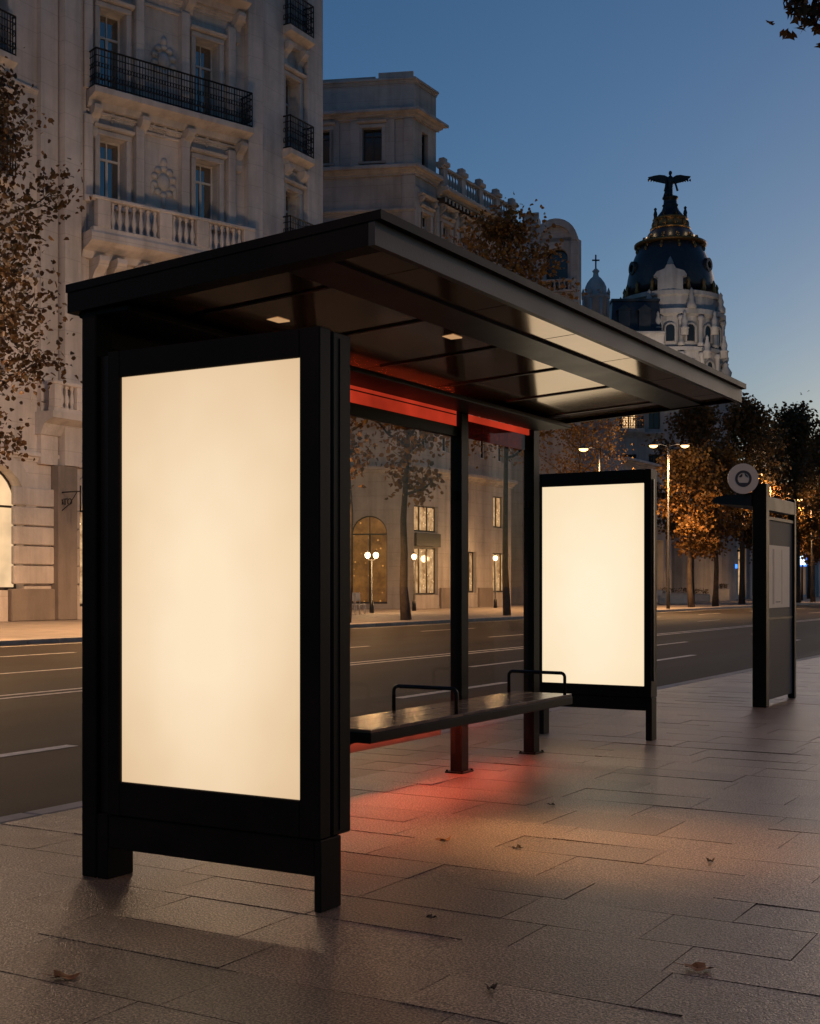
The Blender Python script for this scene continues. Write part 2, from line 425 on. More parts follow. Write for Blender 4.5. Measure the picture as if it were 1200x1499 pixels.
M['leafdark'] = surf('rotten_leaf', (.035, .022, .014), .7, 0, .4, 20, .3, 60)
M['lampmetal'] = surf('lamp_post_paint', (.018, .016, .015), .5, .1, .2, 4, 0)
M['lens'] = emis('lamp_lens', (1.0, .50, .17), 6.0)
M['globe'] = emis('lantern_globe', (1.0, .66, .34), 11.0)
M['signface'] = surf('sign_disc_paint', (.62, .56, .49), .45, 0, .06, 6, 0)
M['signink'] = surf('sign_ink', (.035, .035, .045), .5, 0, .1, 6, 0)
M['paper'] = surf('timetable_paper', (.72, .67, .58), .6, 0, .08, 3, .05, 20)
M['greypanel'] = surf('grey_panel_glass', (.09, .09, .10), .6, 0, .15, 1.5, .02, 4, spec=.1)
M['white'] = surf('white_paint', (.6, .57, .53), .5, 0, .1, 4, 0)
M['addedred'] = emis('added_red_led', (1.0, .10, .035), 40.0)  # for the hidden strip added to redden the ceiling
M['darkred'] = surf('glow_plate_grey', (.045, .04, .038), .6, 0, .2, 5, 0)  # for the plate added under the bench to catch red glow
M['added_downlight'] = emis('added_canopy_light', (1.0, .56, .26), .5)  # glowing squares added to the canopy ceiling
M['bluelit'] = emis('blue_sign', (.05, .22, .9), 2.2)
M['whitelit'] = emis('white_screen', (.75, .88, 1.0), 3.0)
M['redsign'] = emis('red_neon', (1.0, .16, .06), 1.4)
def pane_mat():
    m, nt, out = new_mat('window_pane'); L = nt.links.new
    d = N(nt, 'ShaderNodeBsdfDiffuse'); d.inputs['Color'].default_value = (.008, .008, .01, 1)
    g = N(nt, 'ShaderNodeBsdfGlossy', Roughness=.03); g.inputs['Color'].default_value = (.9, .84, .78, 1)
    tc = N(nt, 'ShaderNodeTexCoord'); n = N(nt, 'ShaderNodeTexNoise', Scale=.9, Detail=1.0); L(tc.outputs['Object'], n.inputs['Vector'])
    b = N(nt, 'ShaderNodeBump', Strength=.05, Distance=.1); L(n.outputs['Fac'], b.inputs['Height']); L(b.outputs['Normal'], g.inputs['Normal'])
    x = N(nt, 'ShaderNodeMixShader'); x.inputs[0].default_value = .38; L(d.outputs[0], x.inputs[1]); L(g.outputs[0], x.inputs[2])
    L(x.outputs[0], out.inputs['Surface'])
    return m
M['pane'] = pane_mat()
M['dpane'] = surf('dark_window_pane', (.012, .011, .011), .15, 0, .2, 2, 0, spec=.5)
M['curtain'] = emis('lit_curtain', (1.0, .62, .30), 1.3, .35, 3)
M['shopA'] = shop_mat('lit_shop', (.16, .075, .03), (1.0, .66, .34), 1.7, 2.2, 3.1)
M['shopB'] = shop_mat('bright_shop', (.35, .19, .085), (1.0, .72, .42), 1.9, 1.1, 7.7)
M['shopC'] = shop_mat('amber_shop', (.10, .038, .010), (.55, .24, .06), .8, 1.2, 1.3)
M['plain_lit'] = emis('bright_arch_light', (1.0, .66, .36), .95, .4, .7)

# ------------------------------------------------------------------ ground, road, pavements
def struct(name, mb, mat):
    o = mb.build(name, mat); o['kind'] = 'structure'; return o
KX = -3.02                                       # near kerb edge
FX = -21.3                                       # far kerb edge
m = MB(); m.quad((-900, -400, -.30), (900, -400, -.30), (900, 1500, -.30), (-900, 1500, -.30)); struct('ground', m, M['earth'])
m = MB(); m.box(FX, KX, -60, 420, -.25, -.12); struct('road', m, M['asphalt'])
m = MB(); m.box(KX+.16, 14, -30, 120, -.24, -.008); struct('pavement_bed', m, M['joint'])
# near pavement slabs (courses run across, towards the street)
rng = random.Random(11)
m = MB(); y = -9.0; G = .0018
while y < 62:
    w = rng.choice((.34, .40, .40, .48))
    x = KX + .20 - rng.uniform(0, .7)
    while x < 10:
        l = rng.uniform(.55, 1.0)
        a0, a1 = max(x, KX+.165), x + l
        if a1 - a0 > .06:
            h = rng.gauss(0, .0007); t1 = rng.gauss(0, .0009); t2 = rng.gauss(0, .0009)
            b = 0
            A0, A1, B0, B1 = a0+G, a1-G, y+G, y+w-G
            top = [(A0+b, B0+b, h+t1+t2), (A1-b, B0+b, h-t1+t2), (A1-b, B1-b, h-t1-t2), (A0+b, B1-b, h+t1-t2)]
            low = [(A0, B0, -.006), (A1, B0, -.006), (A1, B1, -.006), (A0, B1, -.006)]
            m.add(low + top, [(4,5,6,7), (0,1,5,4), (1,2,6,5), (2,3,7,6), (3,0,4,7)])
        x += l
    y += w
struct('pavement', m, M['slab'])
def kerb(name, x0, x1, y0, y1, mat, hi=.004):
    m = MB(); y = y0
    r = random.Random(int(abs(x0*10)))
    while y < y1:
        l = 1.0 if y < 70 else 4.0
        m.box(x0, x1, y+.004, y+l-.004, -.24, hi + r.uniform(-.002, .002), bev=.012); y += l
    return struct(name, m, mat)
kerb('near_kerb', KX, KX+.158, -12, 120, M['kerb'])
kerb('far_kerb', FX-.24, FX, -10, 260, M['kerb'])
m = MB(); m.box(-60, FX-.245, -30, 420, -.24, 0); struct('far_pavement', m, M['farpave'])
# painted markings
ZM = -.116
def mark(m, x, w, y0, y1): m.quad((x-w/2, y0, ZM), (x+w/2, y0, ZM), (x+w/2, y1, ZM), (x-w/2, y1, ZM))
m = MB()
mark(m, -10.0, .12, -20, 300); mark(m, -10.34, .12, -20, 300)
struct('centre_line_marking', m, M['paint'])
m = MB()
for k in range(-2, 14):
    mark(m, -5.75, .15, 1.2+k*8.7-.2, 1.2+k*8.7+2.9)
    mark(m, -7.9, .13, -2.1+k*8.9, -2.1+k*8.9+2.9)
for k in range(-2, 14):
    mark(m, -13.6, .12, k*9.2, k*9.2+3); mark(m, -17.5, .12, 3+k*9.2, 6.6+k*9.2)
struct('lane_marking', m, M['paint'])
m = MB(); mark(m, -20.75, .13, -20, 300); struct('edge_line_marking', m, M['paint'])

# ------------------------------------------------------------------ bus shelter
RV0, RV1 = -.02, 1.61                             # roof across (v = -x)
RU0, RU1 = -.03, 4.90
def rz_(v, base):                                 # the roof falls towards the street
    return base + (RV1 - v) / (RV1 - RV0) * .09
sh = thing('bus_shelter', (-.8, 2.4, 0), 'black metal bus shelter with glass back and large lit panel at its near end', 'bus shelter')
def slope_box(m, u0, u1, v0, v1, zb0, zb1):       # zb: heights at the street edge; follows the fall
    m.hexa([(-v1, u0, rz_(v1, zb0)), (-v0, u0, rz_(v0, zb0)), (-v0, u1, rz_(v0, zb0)), (-v1, u1, rz_(v1, zb0)),
            (-v1, u0, rz_(v1, zb1)), (-v0, u0, rz_(v0, zb1)), (-v0, u1, rz_(v0, zb1)), (-v1, u1, rz_(v1, zb1))])
m = MB(); slope_box(m, RU0-.006, RU1+.01, RV0-.03, RV1+.005, 2.616, 2.652)
roof = m.build('roof', M['black'], sh)
m = MB(); slope_box(m, RU0, RU1, RV0, RV0+.03, 2.522, 2.6155); m.build('side_fascia', M['fascia'], roof)
m = MB(); slope_box(m, RU0, RU0+.03, RV0+.031, RV1, 2.524, 2.6155); slope_box(m, RU0+.031, RU0+.10, RV0+.031, RV1, 2.524, 2.530)
m.build('end_fascia', M['black'], roof)
m = MB(); slope_box(m, RU1-.03, RU1, RV0+.031, RV1, 2.53, 2.6155); slope_box(m, RU0+.031, RU1-.031, RV1-.03, RV1, 2.524, 2.6155)
m.build('rear_fascia', M['black'], roof)
# ceiling sheets
seams = [RU0+.03, .46, 1.28, 2.10, 2.92, 3.74, 4.56, RU1-.03]
for a, b in zip(seams[:-1], seams[1:]):
    m = MB(); slope_box(m, a+.006, b-.006, .50, 1.42, 2.556, 2.566)
    m.build('ceiling_sheet', M['ceil'], roof)
    m = MB(); slope_box(m, a+.006, b-.006, RV0+.032, .26, 2.552, 2.562)
    m.build('eave_sheet', M['ceil'], roof)
m = MB(); slope_box(m, RU0+.031, RU1-.031, RV0+.031, RV1-.031, 2.570, 2.612); m.build('roof_core', M['beam'], roof)
m = MB(); slope_box(m, RU0+.032, RU1-.032, .265, .495, 2.538, 2.568); m.build('long_beam', M['beam'], roof)
for u in (.46, 1.28, 2.10, 2.92, 3.74, 4.56):
    m = MB(); slope_box(m, u-.011, u+.011, .497, 1.278, 2.548, 2.5555); m.build('ceiling_seam', M['beam'], roof)
m = MB(); m.box(-1.578, -1.28, RU0+.035, RU1-.036, 2.505, 2.536, bev=.006); m.build('back_beam', M['black'], sh)
# posts
def post(v0, v1, u0, u1, z1, z0=0.0):
    m = MB(); m.box(-v1, -v0, u0, u1, z0, z1, bev=.006); m.box(-v1-.03, -v0+.0, u0-.0, u1+.02, z0-.001, z0+.012) if z0 == 0 else None
    return m.build('post', M['black'], sh)
m = MB(); m.box(-1.555, -1.467, .0, .11, 0, 2.533, bev=.006); m.build('post', M['black'], sh)
for u in (1.87, 3.69, 4.87):
    m = MB(); m.box(-1.665, -1.575, u-.055, u+.055, 0, 2.514, bev=.006)
    p = m.build('post', M['black'], sh)
    m = MB(); m.box(-1.69, -1.55, u-.085, u+.085, 0.001, .012, bev=.003)
    for dx in (-1.68, -1.56):
        for dy in (-.07, .07): m.lathe([(.009, .012), (.009, .022), (0, .022)], (dx, u+dy, 0), 6, smooth=False)
    m.build('base_plate', M['black'], p)
# back glass and rails
for a, b in ((.13, 1.805), (1.935, 3.625), (3.755, 4.805)):
    m = MB(); m.box(-1.625, -1.615, a+.012, b-.004, .135, 2.33)
    g = m.build('glass_pane', M['glass'], sh)
    for z in (.42, 1.9):                                   # clamps
        m = MP(); m.box(-1.634, -1.606, a-.01, a+.05, z, z+.06, bev=.004); m.box(-1.634, -1.606, b-.04, b+.01, z, z+.06, bev=.004); m.build('clamp', M['black'], g)
for a, b in ((.13, 1.813), (1.927, 3.633)):
    m = MB(); m.box(-1.64, -1.60, a, b, 2.335, 2.41, bev=.004); m.build('top_rail', M['black'], sh)
    m = MB(); m.box(-1.628, -1.612, a, b, 2.412, 2.5232); t = m.build('red_transom' if a > 1 else 'transom', M['redlit'] if a > 1 else M['beam'], sh)
    m = MB(); m.box(-1.632, -1.603, a+.02, b-.02, 2.486, 2.492); m.build('lip', M['beam'], t)
m = MB(); m.box(-1.626, -1.614, 3.747, 4.813, 2.345, 2.465); m.build('tinted_transom', M['redglass'], sh)
m = MB(); m.box(-1.628, -1.612, 3.747, 4.813, 2.468, 2.513); m.build('red_transom', M['redlit'], sh)
# bench
BZ = .52
m = MB()
m.box(-1.55, -1.07, 1.66, 4.40, BZ-.075, BZ-.018, bev=.006)
be = m.build('bench', M['black'], sh)
for k in range(3):
    a = 1.67 + k*.908
    m = MB()
    for i in range(6):
        for j in range(3):
            m.box(-1.54+j*.157, -1.54+j*.157+.153, a+i*.151, a+i*.151+.1475, BZ-.017, BZ, bev=.0015)
    m.build('seat', M['seat'], be)
def armrest(u):
    m = MB(); pts = []
    z1 = BZ + .155; r = .03
    pts = [(-1.53, u, BZ-.005)]
    for k in range(6):
        t = PI/2*k/5; pts.append((-1.53 + r - r*math.cos(t), u, z1 - r + r*math.sin(t)))
    for k in range(6):
        t = PI/2*k/5; pts.append((-1.085 - r + r*math.sin(t), u, z1 - r + r*math.cos(t)))
    pts.append((-1.085, u, BZ-.005))
    m.tube(pts, .0125, 8)
    m.build('armrest', M['blackgloss'], be)
armrest(2.66); armrest(4.29)
for u in (2.0, 3.69):
    m = MB(); m.hexa([(-1.573, u-.025, .33), (-1.30, u-.025, BZ-.09), (-1.30, u+.025, BZ-.09), (-1.573, u+.025, .33), (-1.573, u-.025, BZ-.0755), (-1.30, u-.025, BZ-.0755), (-1.30, u+.025, BZ-.0755), (-1.573, u+.025, BZ-.0755)])
    m.build('bracket', M['black'], be)
m = MB(); m.box(-1.548, -1.48, 1.80, 4.36, BZ-.088, BZ-.0755); m.box(-1.487, -1.48, 1.80, 4.36, BZ-.116, BZ-.0885); hs = m.build('light_housing', M['black'], be)
m = MB(); m.box(-1.545, -1.495, 1.82, 4.34, BZ-.098, BZ-.0885); m.build('red_light_strip', M['redled'], be)
m = MB(); m.box(-1.556, -1.551, 1.70, 3.30, BZ-.215, BZ-.09); m.build('glow_plate', M['darkred'], be)  # plate added to stand in for the red glow on the glass
m = MB(); m.box(-1.555, -1.525, 1.75, 3.45, 2.5363, 2.5385); m.build('red_light_strip', M['addedred'], sh)  # hidden emitter added on top of the beam to redden the ceiling
# warm squares and spot beams added to the canopy to light the pavement
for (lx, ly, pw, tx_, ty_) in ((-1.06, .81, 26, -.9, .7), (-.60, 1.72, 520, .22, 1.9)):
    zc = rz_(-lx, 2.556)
    m = MB(); m.box(lx-.035, lx+.035, ly-.05, ly+.05, zc-.003, zc+.002, bev=.002); m.build('added_downlight', M['added_downlight'], sh)
    ld = bpy.data.lights.new('added_downlight_beam', 'SPOT'); ld.energy = pw; ld.color = (1.0, .50, .19); ld.spot_size = R(52); ld.spot_blend = 1.0; ld.shadow_soft_size = .16
    lo = bpy.data.objects.new('added_downlight_beam', ld); COL.objects.link(lo); lo.parent = sh; lo.location = Vector((lx, ly, zc-.02)) - OFF[sh.name]
    lo.rotation_euler = (Vector((tx_, ty_, 0)) - Vector((lx, ly, zc))).to_track_quat('-Z', 'Y').to_euler()
# near light box (front frame + rear body) on the shelter end
PV0, PV1, PZ0, PZ1 = .255, 1.394, .29, 2.335
LV0, LV1, LZ0, LZ1 = .355, 1.321, .44, 2.218
m = MB()
y0, y1 = -.005, .075
m.box(-PV1, -LV1, y0, y1, PZ0, PZ1, bev=.005); m.box(-LV0, -PV0, y0, y1, PZ0, PZ1, bev=.005)
m.box(-LV1, -LV0, y0+.001, y1-.001, PZ0+.001, LZ0, bev=.004); m.box(-LV1, -LV0, y0+.001, y1-.001, LZ1, PZ1-.001, bev=.004)
lb = m.build('light_box', M['black'], sh)
m = MB(); m.box(-LV1, -LV0, .012, .016, LZ0, LZ1); m.build('lit_sheet', M['poster'], lb)
m = MB(); m.box(-PV1+.012, -PV0-.012, .0765, .086, PZ0+.012, PZ1-.012); m.build('gasket', M['beam'], lb)
m = MB(); m.box(-PV1, -PV0, .088, .222, PZ0, PZ1-.004, bev=.007)
m.box(-PV0+.0005, -PV0+.004, .135, .143, PZ0+.02, PZ1-.03); m.build('rear_body', M['black'], lb)
m = MB(); m.box(-PV1-.005, -PV0-.034, .008, .05, .14, PZ0-.002, bev=.004); m.build('skirt', M['black'], lb)
m = MB(); m.box(-PV1-.07, -PV1-.0055, .004, .17, 0, PZ0-.003, bev=.004); m.build('leg', M['black'], lb)
m = MB(); m.box(-PV0-.033, -PV0+.0, .002, .15, 0, PZ0-.003, bev=.004); m.build('leg', M['black'], lb)
m = MB(); m.box(-1.4665, -PV1-.001, .03, .12, PZ0, PZ1-.01); m.build('joint_strip', M['beam'], lb)

# ------------------------------------------------------------------ free-standing lit panel beyond the shelter
U2 = 6.08
ap = thing('advertising_panel', (-1.6, U2+.08, 0), 'free-standing black panel with blank cream lit sheet beyond the far end of the shelter', 'advertising panel')
q0, q1, l0, l1 = 1.087, 2.135, 1.15, 2.09
m = MB(); y0, y1 = U2, U2+.15
m.box(-q1, -l1, y0, y1, .361, 2.285, bev=.006); m.box(-l0, -q0, y0, y1, .361, 2.285, bev=.006)
m.box(-l1, -l0, y0+.001, y1-.001, .362, .457, bev=.004); m.box(-l1, -l0, y0+.001, y1-.001, 2.168, 2.284, bev=.004)
m.build('frame', M['black'], ap)
m = MB(); m.box(-l1, -l0, U2+.015, U2+.02, .457, 2.168); m.build('lit_sheet', M['poster2'], ap)
m = MB(); m.box(-l1, -l0, U2+.03, U2+.145, .457, 2.168); m.build('back_body', M['black'], ap)
m = MB(); m.box(-q1+.02, -q0-.056, U2+.02, U2+.06, .25, .36, bev=.004); m.build('skirt', M['black'], ap)
for a in (q0, q1-.055):
    m = MB(); m.box(-a-.055, -a, U2+.02, U2+.14, 0, .36, bev=.004); m.build('leg', M['black'], ap)
m = MB(); m.box(-q0+.001, -q0+.012, U2+.04, U2+.06, .5, 2.2); m.build('hinge_strip', M['blackgloss'], ap)

# ------------------------------------------------------------------ bus stop totem with round sign
bs = thing('bus_stop_totem', (-1.12, 10.2, 0), 'tall dark bus stop frame with timetable case, short canopy and round sign on top', 'bus stop')
m = MB(); m.box(-1.20, -1.05, 9.53, 9.66, 0, 2.40, bev=.008); m.build('post', M['black'], bs)
m = MB(); m.box(-1.16, -1.08, 10.86, 10.94, 0, 2.30, bev=.008); m.build('post', M['black'], bs)
m = MB(); m.box(-1.135, -1.105, 9.662, 10.858, .06, 2.02); mp_ = m.build('display_case', M['greypanel'], bs)
m = MB(); m.box(-1.1035, -1.098, 9.72, 10.70, 1.06, 1.75); m.build('timetable', M['paper'], mp_)
m = MB()
for y_ in (9.98, 10.02, 10.36): m.box(-1.0978, -1.0965, y_, y_+.006, 1.10, 1.71)
m.box(-1.0978, -1.0965, 10.1, 10.3, 1.12, 1.128); m.build('rulings', M['greypanel'], mp_)
m = MP(); m.box(-1.145, -1.09, 9.662, 10.858, 2.021, 2.06, bev=.004); m.box(-1.14, -1.097, 9.662, 10.858, .93, .955); m.build('rail', M['black'], mp_)
m = MB(); m.box(-1.16, -1.08, 9.662, 10.858, 2.12, 2.27, bev=.006); m.build('beam', M['black'], bs)
m = MB(); m.hexa([(-1.62, 9.50, 2.20), (-1.201, 9.50, 2.16), (-1.201, 10.9, 2.16), (-1.62, 10.9, 2.20), (-1.62, 9.50, 2.27), (-1.201, 9.50, 2.30), (-1.201, 10.9, 2.30), (-1.62, 10.9, 2.27)])
m.build('canopy', M['beam'], bs)
c = at(1087, 701, 13.75)
m = MB(); tf = Fr((c.x, c.y), (CS, SN))
def disc(m, fr, ca, cz, r0, r1, n0, n1, k=40):
    P = [fr(ca + r1*math.cos(2*PI*i/k), n, cz + r1*math.sin(2*PI*i/k)) for n in (n0, n1) for i in range(k)]
    if r0 <= 0:
        fs = [tuple(range(k, 2*k)), tuple(range(k-1, -1, -1))] + [(i, (i+1) % k, k+(i+1) % k, k+i) for i in range(k)]
        return m.add(P, fs)
    P += [fr(ca + r0*math.cos(2*PI*i/k), n, cz + r0*math.sin(2*PI*i/k)) for n in (n0, n1) for i in range(k)]
    fs = []
    for i in range(k):
        j = (i+1) % k
        fs += [(i, j, k+j, k+i), (2*k+j, 2*k+i, 3*k+i, 3*k+j), (k+i, k+j, 3*k+j, 3*k+i), (j, i, 2*k+i, 2*k+j)]
    return m.add(P, fs)
disc(m, tf, 0, c.z, 0, .163, 0, .03); sg = m.build('round_sign', M['signface'], bs)
m = MB(); disc(m, tf, 0, c.z, .062, .088, .0305, .034)
m.prism([(-.06, c.z-.05), (-.035, c.z-.066), (.035, c.z-.066), (.06, c.z-.05), (.045, c.z-.045), (-.045, c.z-.045)], .0305, .0345, tf)
m.prism([(-.05, c.z+.02), (-.03, c.z+.042), (-.012, c.z+.055), (-.012, c.z+.025), (-.03, c.z+.012)], .0305, .0345, tf)
m.prism([(.012, c.z+.062), (.045, c.z+.03), (.05, c.z+.01), (.02, c.z+.03)], .0305, .0345, tf)
m.build('emblem', M['signink'], sg)
m = MB(); m.tube([(c.x, c.y+.02, 2.28), (c.x, c.y+.02, c.z-.1)], .016, 8); m.build('sign_stem', M['black'], sg)

# ------------------------------------------------------------------ fallen leaves on the pavement
def leaf_mesh(name, mat, seed, R0=.075):
    r = random.Random(seed); m = MB(); k = 20; rim = []
    for i in range(k):
        t = 2*PI*i/k
        lobe = (.62 + .38*abs(math.cos(2.5*t + .2))**1.4) * (1.0 if i % 2 == 0 else .78) * r.uniform(.85, 1.1)
        x = R0*lobe*math.cos(t)*1.15; yv = R0*lobe*math.sin(t)*.8
        z = .008 + .028*(lobe-.5)*r.uniform(.2, 1.2) + .012*math.sin(3*t+seed)
        rim.append((x, yv, max(.004, z)))
    vs = [(0, 0, .006)] + rim
    m.add(vs, [(0, 1+i, 1+(i+1) % k) for i in range(k)], True)
    m.tube([(0, 0, .007), (-R0*.9, .01, .012), (-R0*1.5, .004, .02)], [.0022, .0016, .0012], 5)
    return m.mesh(name, mat)
LM = [leaf_mesh('fallen_leaf', M['leaffall'], s) for s in (1, 2, 3)]
LD = [leaf_mesh('fallen_leaf', M['leafdark'], s, .045) for s in (4, 5)]
for i, (px, py, me, sc, rz, lab) in enumerate([
        (95, 1433, LM[0], 1.15, .5, 'curled brown leaf on the slabs in the near left corner'),
        (650, 1231, LM[1], .95, 1.2, 'pale brown leaf in front of the red glow under the bench'),
        (1022, 1420, LM[2], 1.2, .2, 'flat star-shaped brown leaf low on the right of the pavement'),
        (718, 1449, LD[0], 1.0, 2.0, 'small dark leaf scrap at the bottom centre of the pavement'),
        (757, 1243, LD[1], 1.1, .8, 'dark shrivelled leaf beside a slab joint right of the pale brown leaf'),
        (807, 1179, LD[0], .8, .3, 'tiny dark leaf nearest the far lit panel'),
        (1040, 1262, LD[1], 1.0, 1.9, 'dark scrap of leaf on a joint at the right of the pavement'),
        (630, 1345, LD[0], .8, 3.0, 'small dark leaf right of the near leg of the shelter')]):
    Z = F*1.3/(py-HY); p = at(px, py, Z)
    o = bpy.data.objects.new('fallen_leaf', me); COL.objects.link(o); o.location = (p.x, p.y, .002); o.rotation_euler.z = rz; o.scale = (sc*.62,)*3
    tag(o, lab, 'leaf', 'fallen leaves on the pavement')

# ------------------------------------------------------------------ facade kit
def arc_pts(a0, a1, zs, k=14):
    c = (a0+a1)/2; r = (a1-a0)/2
    return [(c - r*math.cos(PI*i/k), zs + r*math.sin(PI*i/k)) for i in range(k+1)]
def wall(m, fr, s0, s1, z0, z1, ops=(), dep=.35, n=0.0):
    """Wall face with openings (a0,a1,z0,z1[,'arch']) and their reveals."""
    S_ = sorted({s0, s1, *[o[0] for o in ops], *[o[1] for o in ops]})
    Z_ = sorted({z0, z1, *[o[2] for o in ops], *[o[3] for o in ops]})
    for a, b in zip(S_[:-1], S_[1:]):
        for c, d in zip(Z_[:-1], Z_[1:]):
            mx, mz = (a+b)/2, (c+d)/2
            if any(o[0] < mx < o[1] and o[2] < mz < o[3] for o in ops): continue
            m.quad(fr(a, n, c), fr(b, n, c), fr(b, n, d), fr(a, n, d))
    for o in ops:
        a, b, c, d = o[:4]
        if len(o) > 4:
            zs = d - (b-a)/2; pts = arc_pts(a, b, zs); h = len(pts)//2
            m.add([fr(a, n, d)] + [fr(x, n, z) for x, z in pts[:h+1]], [(0,) + (i+2, i+1) for i in range(h)])
            m.add([fr(b, n, d)] + [fr(x, n, z) for x, z in pts[h:]], [(0,) + (i+2, i+1) for i in range(len(pts)-h-1)])
            for (x0, q0_), (x1, q1_) in zip(pts[:-1], pts[1:]):
                m.quad(fr(x0, n, q0_), fr(x1, n, q1_), fr(x1, n-dep, q1_), fr(x0, n-dep, q0_))
            d = zs
        else:
            m.quad(fr(a, n, d), fr(b, n, d), fr(b, n-dep, d), fr(a, n-dep, d))
        m.quad(fr(a, n, c), fr(a, n, d), fr(a, n-dep, d), fr(a, n-dep, c))
        m.quad(fr(b, n, d), fr(b, n, c), fr(b, n-dep, c), fr(b, n-dep, d))
        m.quad(fr(b, n, c), fr(a, n, c), fr(a, n-dep, c), fr(b, n-dep, c))
L0 = Fr((0, 0), (1, 0))                                    # local frame for shared meshes: n = -y
WCACHE = {}
def window_meshes(w, h, fm='wframe', pm='pane', arch=False, tr=.72, mull=1):
    k = (round(w, 2), round(h, 2), fm, pm, arch, tr, mull)
    if k in WCACHE: return WCACHE[k]
    f = MB(); g = MB(); t = .07
    hh = h - w/2 if arch else h
    if arch:
        o = arc_pts(-w/2, w/2, hh); i = arc_pts(-w/2+t, w/2-t, hh)
        for a, b, c, d in zip(o[:-1], o[1:], i[1:], i[:-1]):
            f.hexa([L0(a[0], 0, a[1]), L0(b[0], 0, b[1]), L0(b[0], .08, b[1]), L0(a[0], .08, a[1]),
                    L0(d[0], 0, d[1]), L0(c[0], 0, c[1]), L0(c[0], .08, c[1]), L0(d[0], .08, d[1])])
        poly = [(-w/2, 0), (w/2, 0)] + o[::-1]
    else:
        f.box(-w/2+t, w/2-t, 0, .08, h-t, h, L0); poly = [(-w/2, 0), (w/2, 0), (w/2, h), (-w/2, h)]
    f.box(-w/2, -w/2+t, 0, .08, 0, hh, L0); f.box(w/2-t, w/2, 0, .08, 0, hh, L0)
    f.box(-w/2+t, w/2-t, 0, .08, 0, t*1.6, L0)
    zt = h*tr if not arch else hh
    f.box(-w/2+t, w/2-t, .002, .095, zt-t*.6, zt+t*.6, L0)
    for q in range(mull):
        x = -w/2 + w*(q+1)/(mull+1)
        f.box(x-t*.75, x+t*.75, .004, .085, t*1.6, zt-t*.6, L0)
        if not arch and tr > .6: f.box(x-t*.35, x+t*.35, .004, .07, zt+t*.6, h-t, L0)
        if arch: f.box(x-t*.35, x+t*.35, .004, .07, zt+t*.6, h-t, L0)
    g.add([L0(a, .03, z) for a, z in poly], [tuple(range(len(poly)))])
    WCACHE[k] = (f.mesh('window', M[fm]), g.mesh('pane', M[pm]))
    return WCACHE[k]
SCACHE = {}
def surround_mesh(w, h, d, t, mat, dep):
    k = (round(w, 2), round(h, 2), d, t, mat, dep)
    if k not in SCACHE:
        m = MB(); o = dep
        m.box(-w/2-t, -w/2-.001, o-.01, o+d, 0, h, L0, bev=.03); m.box(w/2+.001, w/2+t, o-.01, o+d, 0, h, L0, bev=.03)
        m.box(-w/2-t, w/2+t, o-.01, o+d+.01, h+.001, h+t, L0, bev=.03)
        m.mould([(o, h+t+.002), (o+d+.12, h+t+.06), (o+d+.16, h+t+.16), (o, h+t+.2)], -w/2-t-.08, w/2+t+.08, L0)
        m.box(-w/2-t-.04, w/2+t+.04, o-.01, o+d+.05, -.14, -.002, L0, bev=.03)
        SCACHE[k] = m.mesh('surround', M[mat])
    return SCACHE[k]
def window(par, fr, s, z, w, h, fm='wframe', pm='pane', arch=False, tr=.72, mull=1, dep=None, label=None, sur=None):
    if dep is None: dep = .5 if par is A else .33
    a, b = window_meshes(w, h, fm, pm, arch, tr, mull)
    o = place('window', a, par, fr(s, -dep, z), fr.ang())
    sub('pane', b, o)
    if sur: sub('surround', surround_mesh(w, h, sur[0], sur[1], sur[2], dep), o)
    if label: o['label'] = label
    return o
def baluster_prof(h): return [(.10, 0), (.10, .06*h), (.055, .12*h), (.115, .34*h), (.10, .48*h), (.05, .72*h), (.055, .84*h), (.09, .9*h), (.09, h)]
BAL = {}
def balustrade(par, fr, s0, s1, n, z0, h, mat, peds=(), step=.26, pw=.42):
    """Stone balustrade: pedestals, rail, plinth and turned balusters as one part (balusters a sub-part)."""
    m = MB(); spots = []
    m.box(s0, s1, n-.15, n+.15, z0, z0+.14, fr); m.box(s0-.03, s1+.03, n-.19, n+.19, z0+h-.14, z0+h, fr, bev=.03)
    P = sorted(peds)
    for p in P: m.box(p-pw/2, p+pw/2, n-.165, n+.165, z0+.141, z0+h-.141, fr, bev=.02)
    edges = sorted([(p-pw/2, p+pw/2) for p in P])
    for (a, b), (c, d) in zip(edges[:-1], edges[1:]):
        k = max(1, int((c-b)/step))
        spots += [fr(b + (c-b)*(i+.5)/k, n, z0+.14) for i in range(k)]
    o = m.build('balustrade', mat, par)
    q = MB(); q.lathe(baluster_prof(h-.28), (0, 0, 0), 8); me = q.mesh('baluster', mat)
    for p in spots:
        b_ = sub('baluster', me, o); b_.location = Vector(p) - OFF[o.name]
    return o
def cornice(m, fr, s0, s1, z, h, d, n=0.0, e0=0, e1=0):
    P = [(0, 0), (d*.25, 0), (d*.25, h*.18), (d*.5, h*.3), (d*.55, h*.5), (d, h*.6), (d, h*.9), (d*.92, h), (0, h)]
    m.mould([(n + a, z + b) for a, b in P], s0, s1, fr, e0, e1)
def dentils(m, fr, s0, s1, z, h, d, n, step):
    s = s0
    while s + step*.5 < s1:
        m.box(s, s+step*.5, n, n+d, z, z+h, fr); s += step
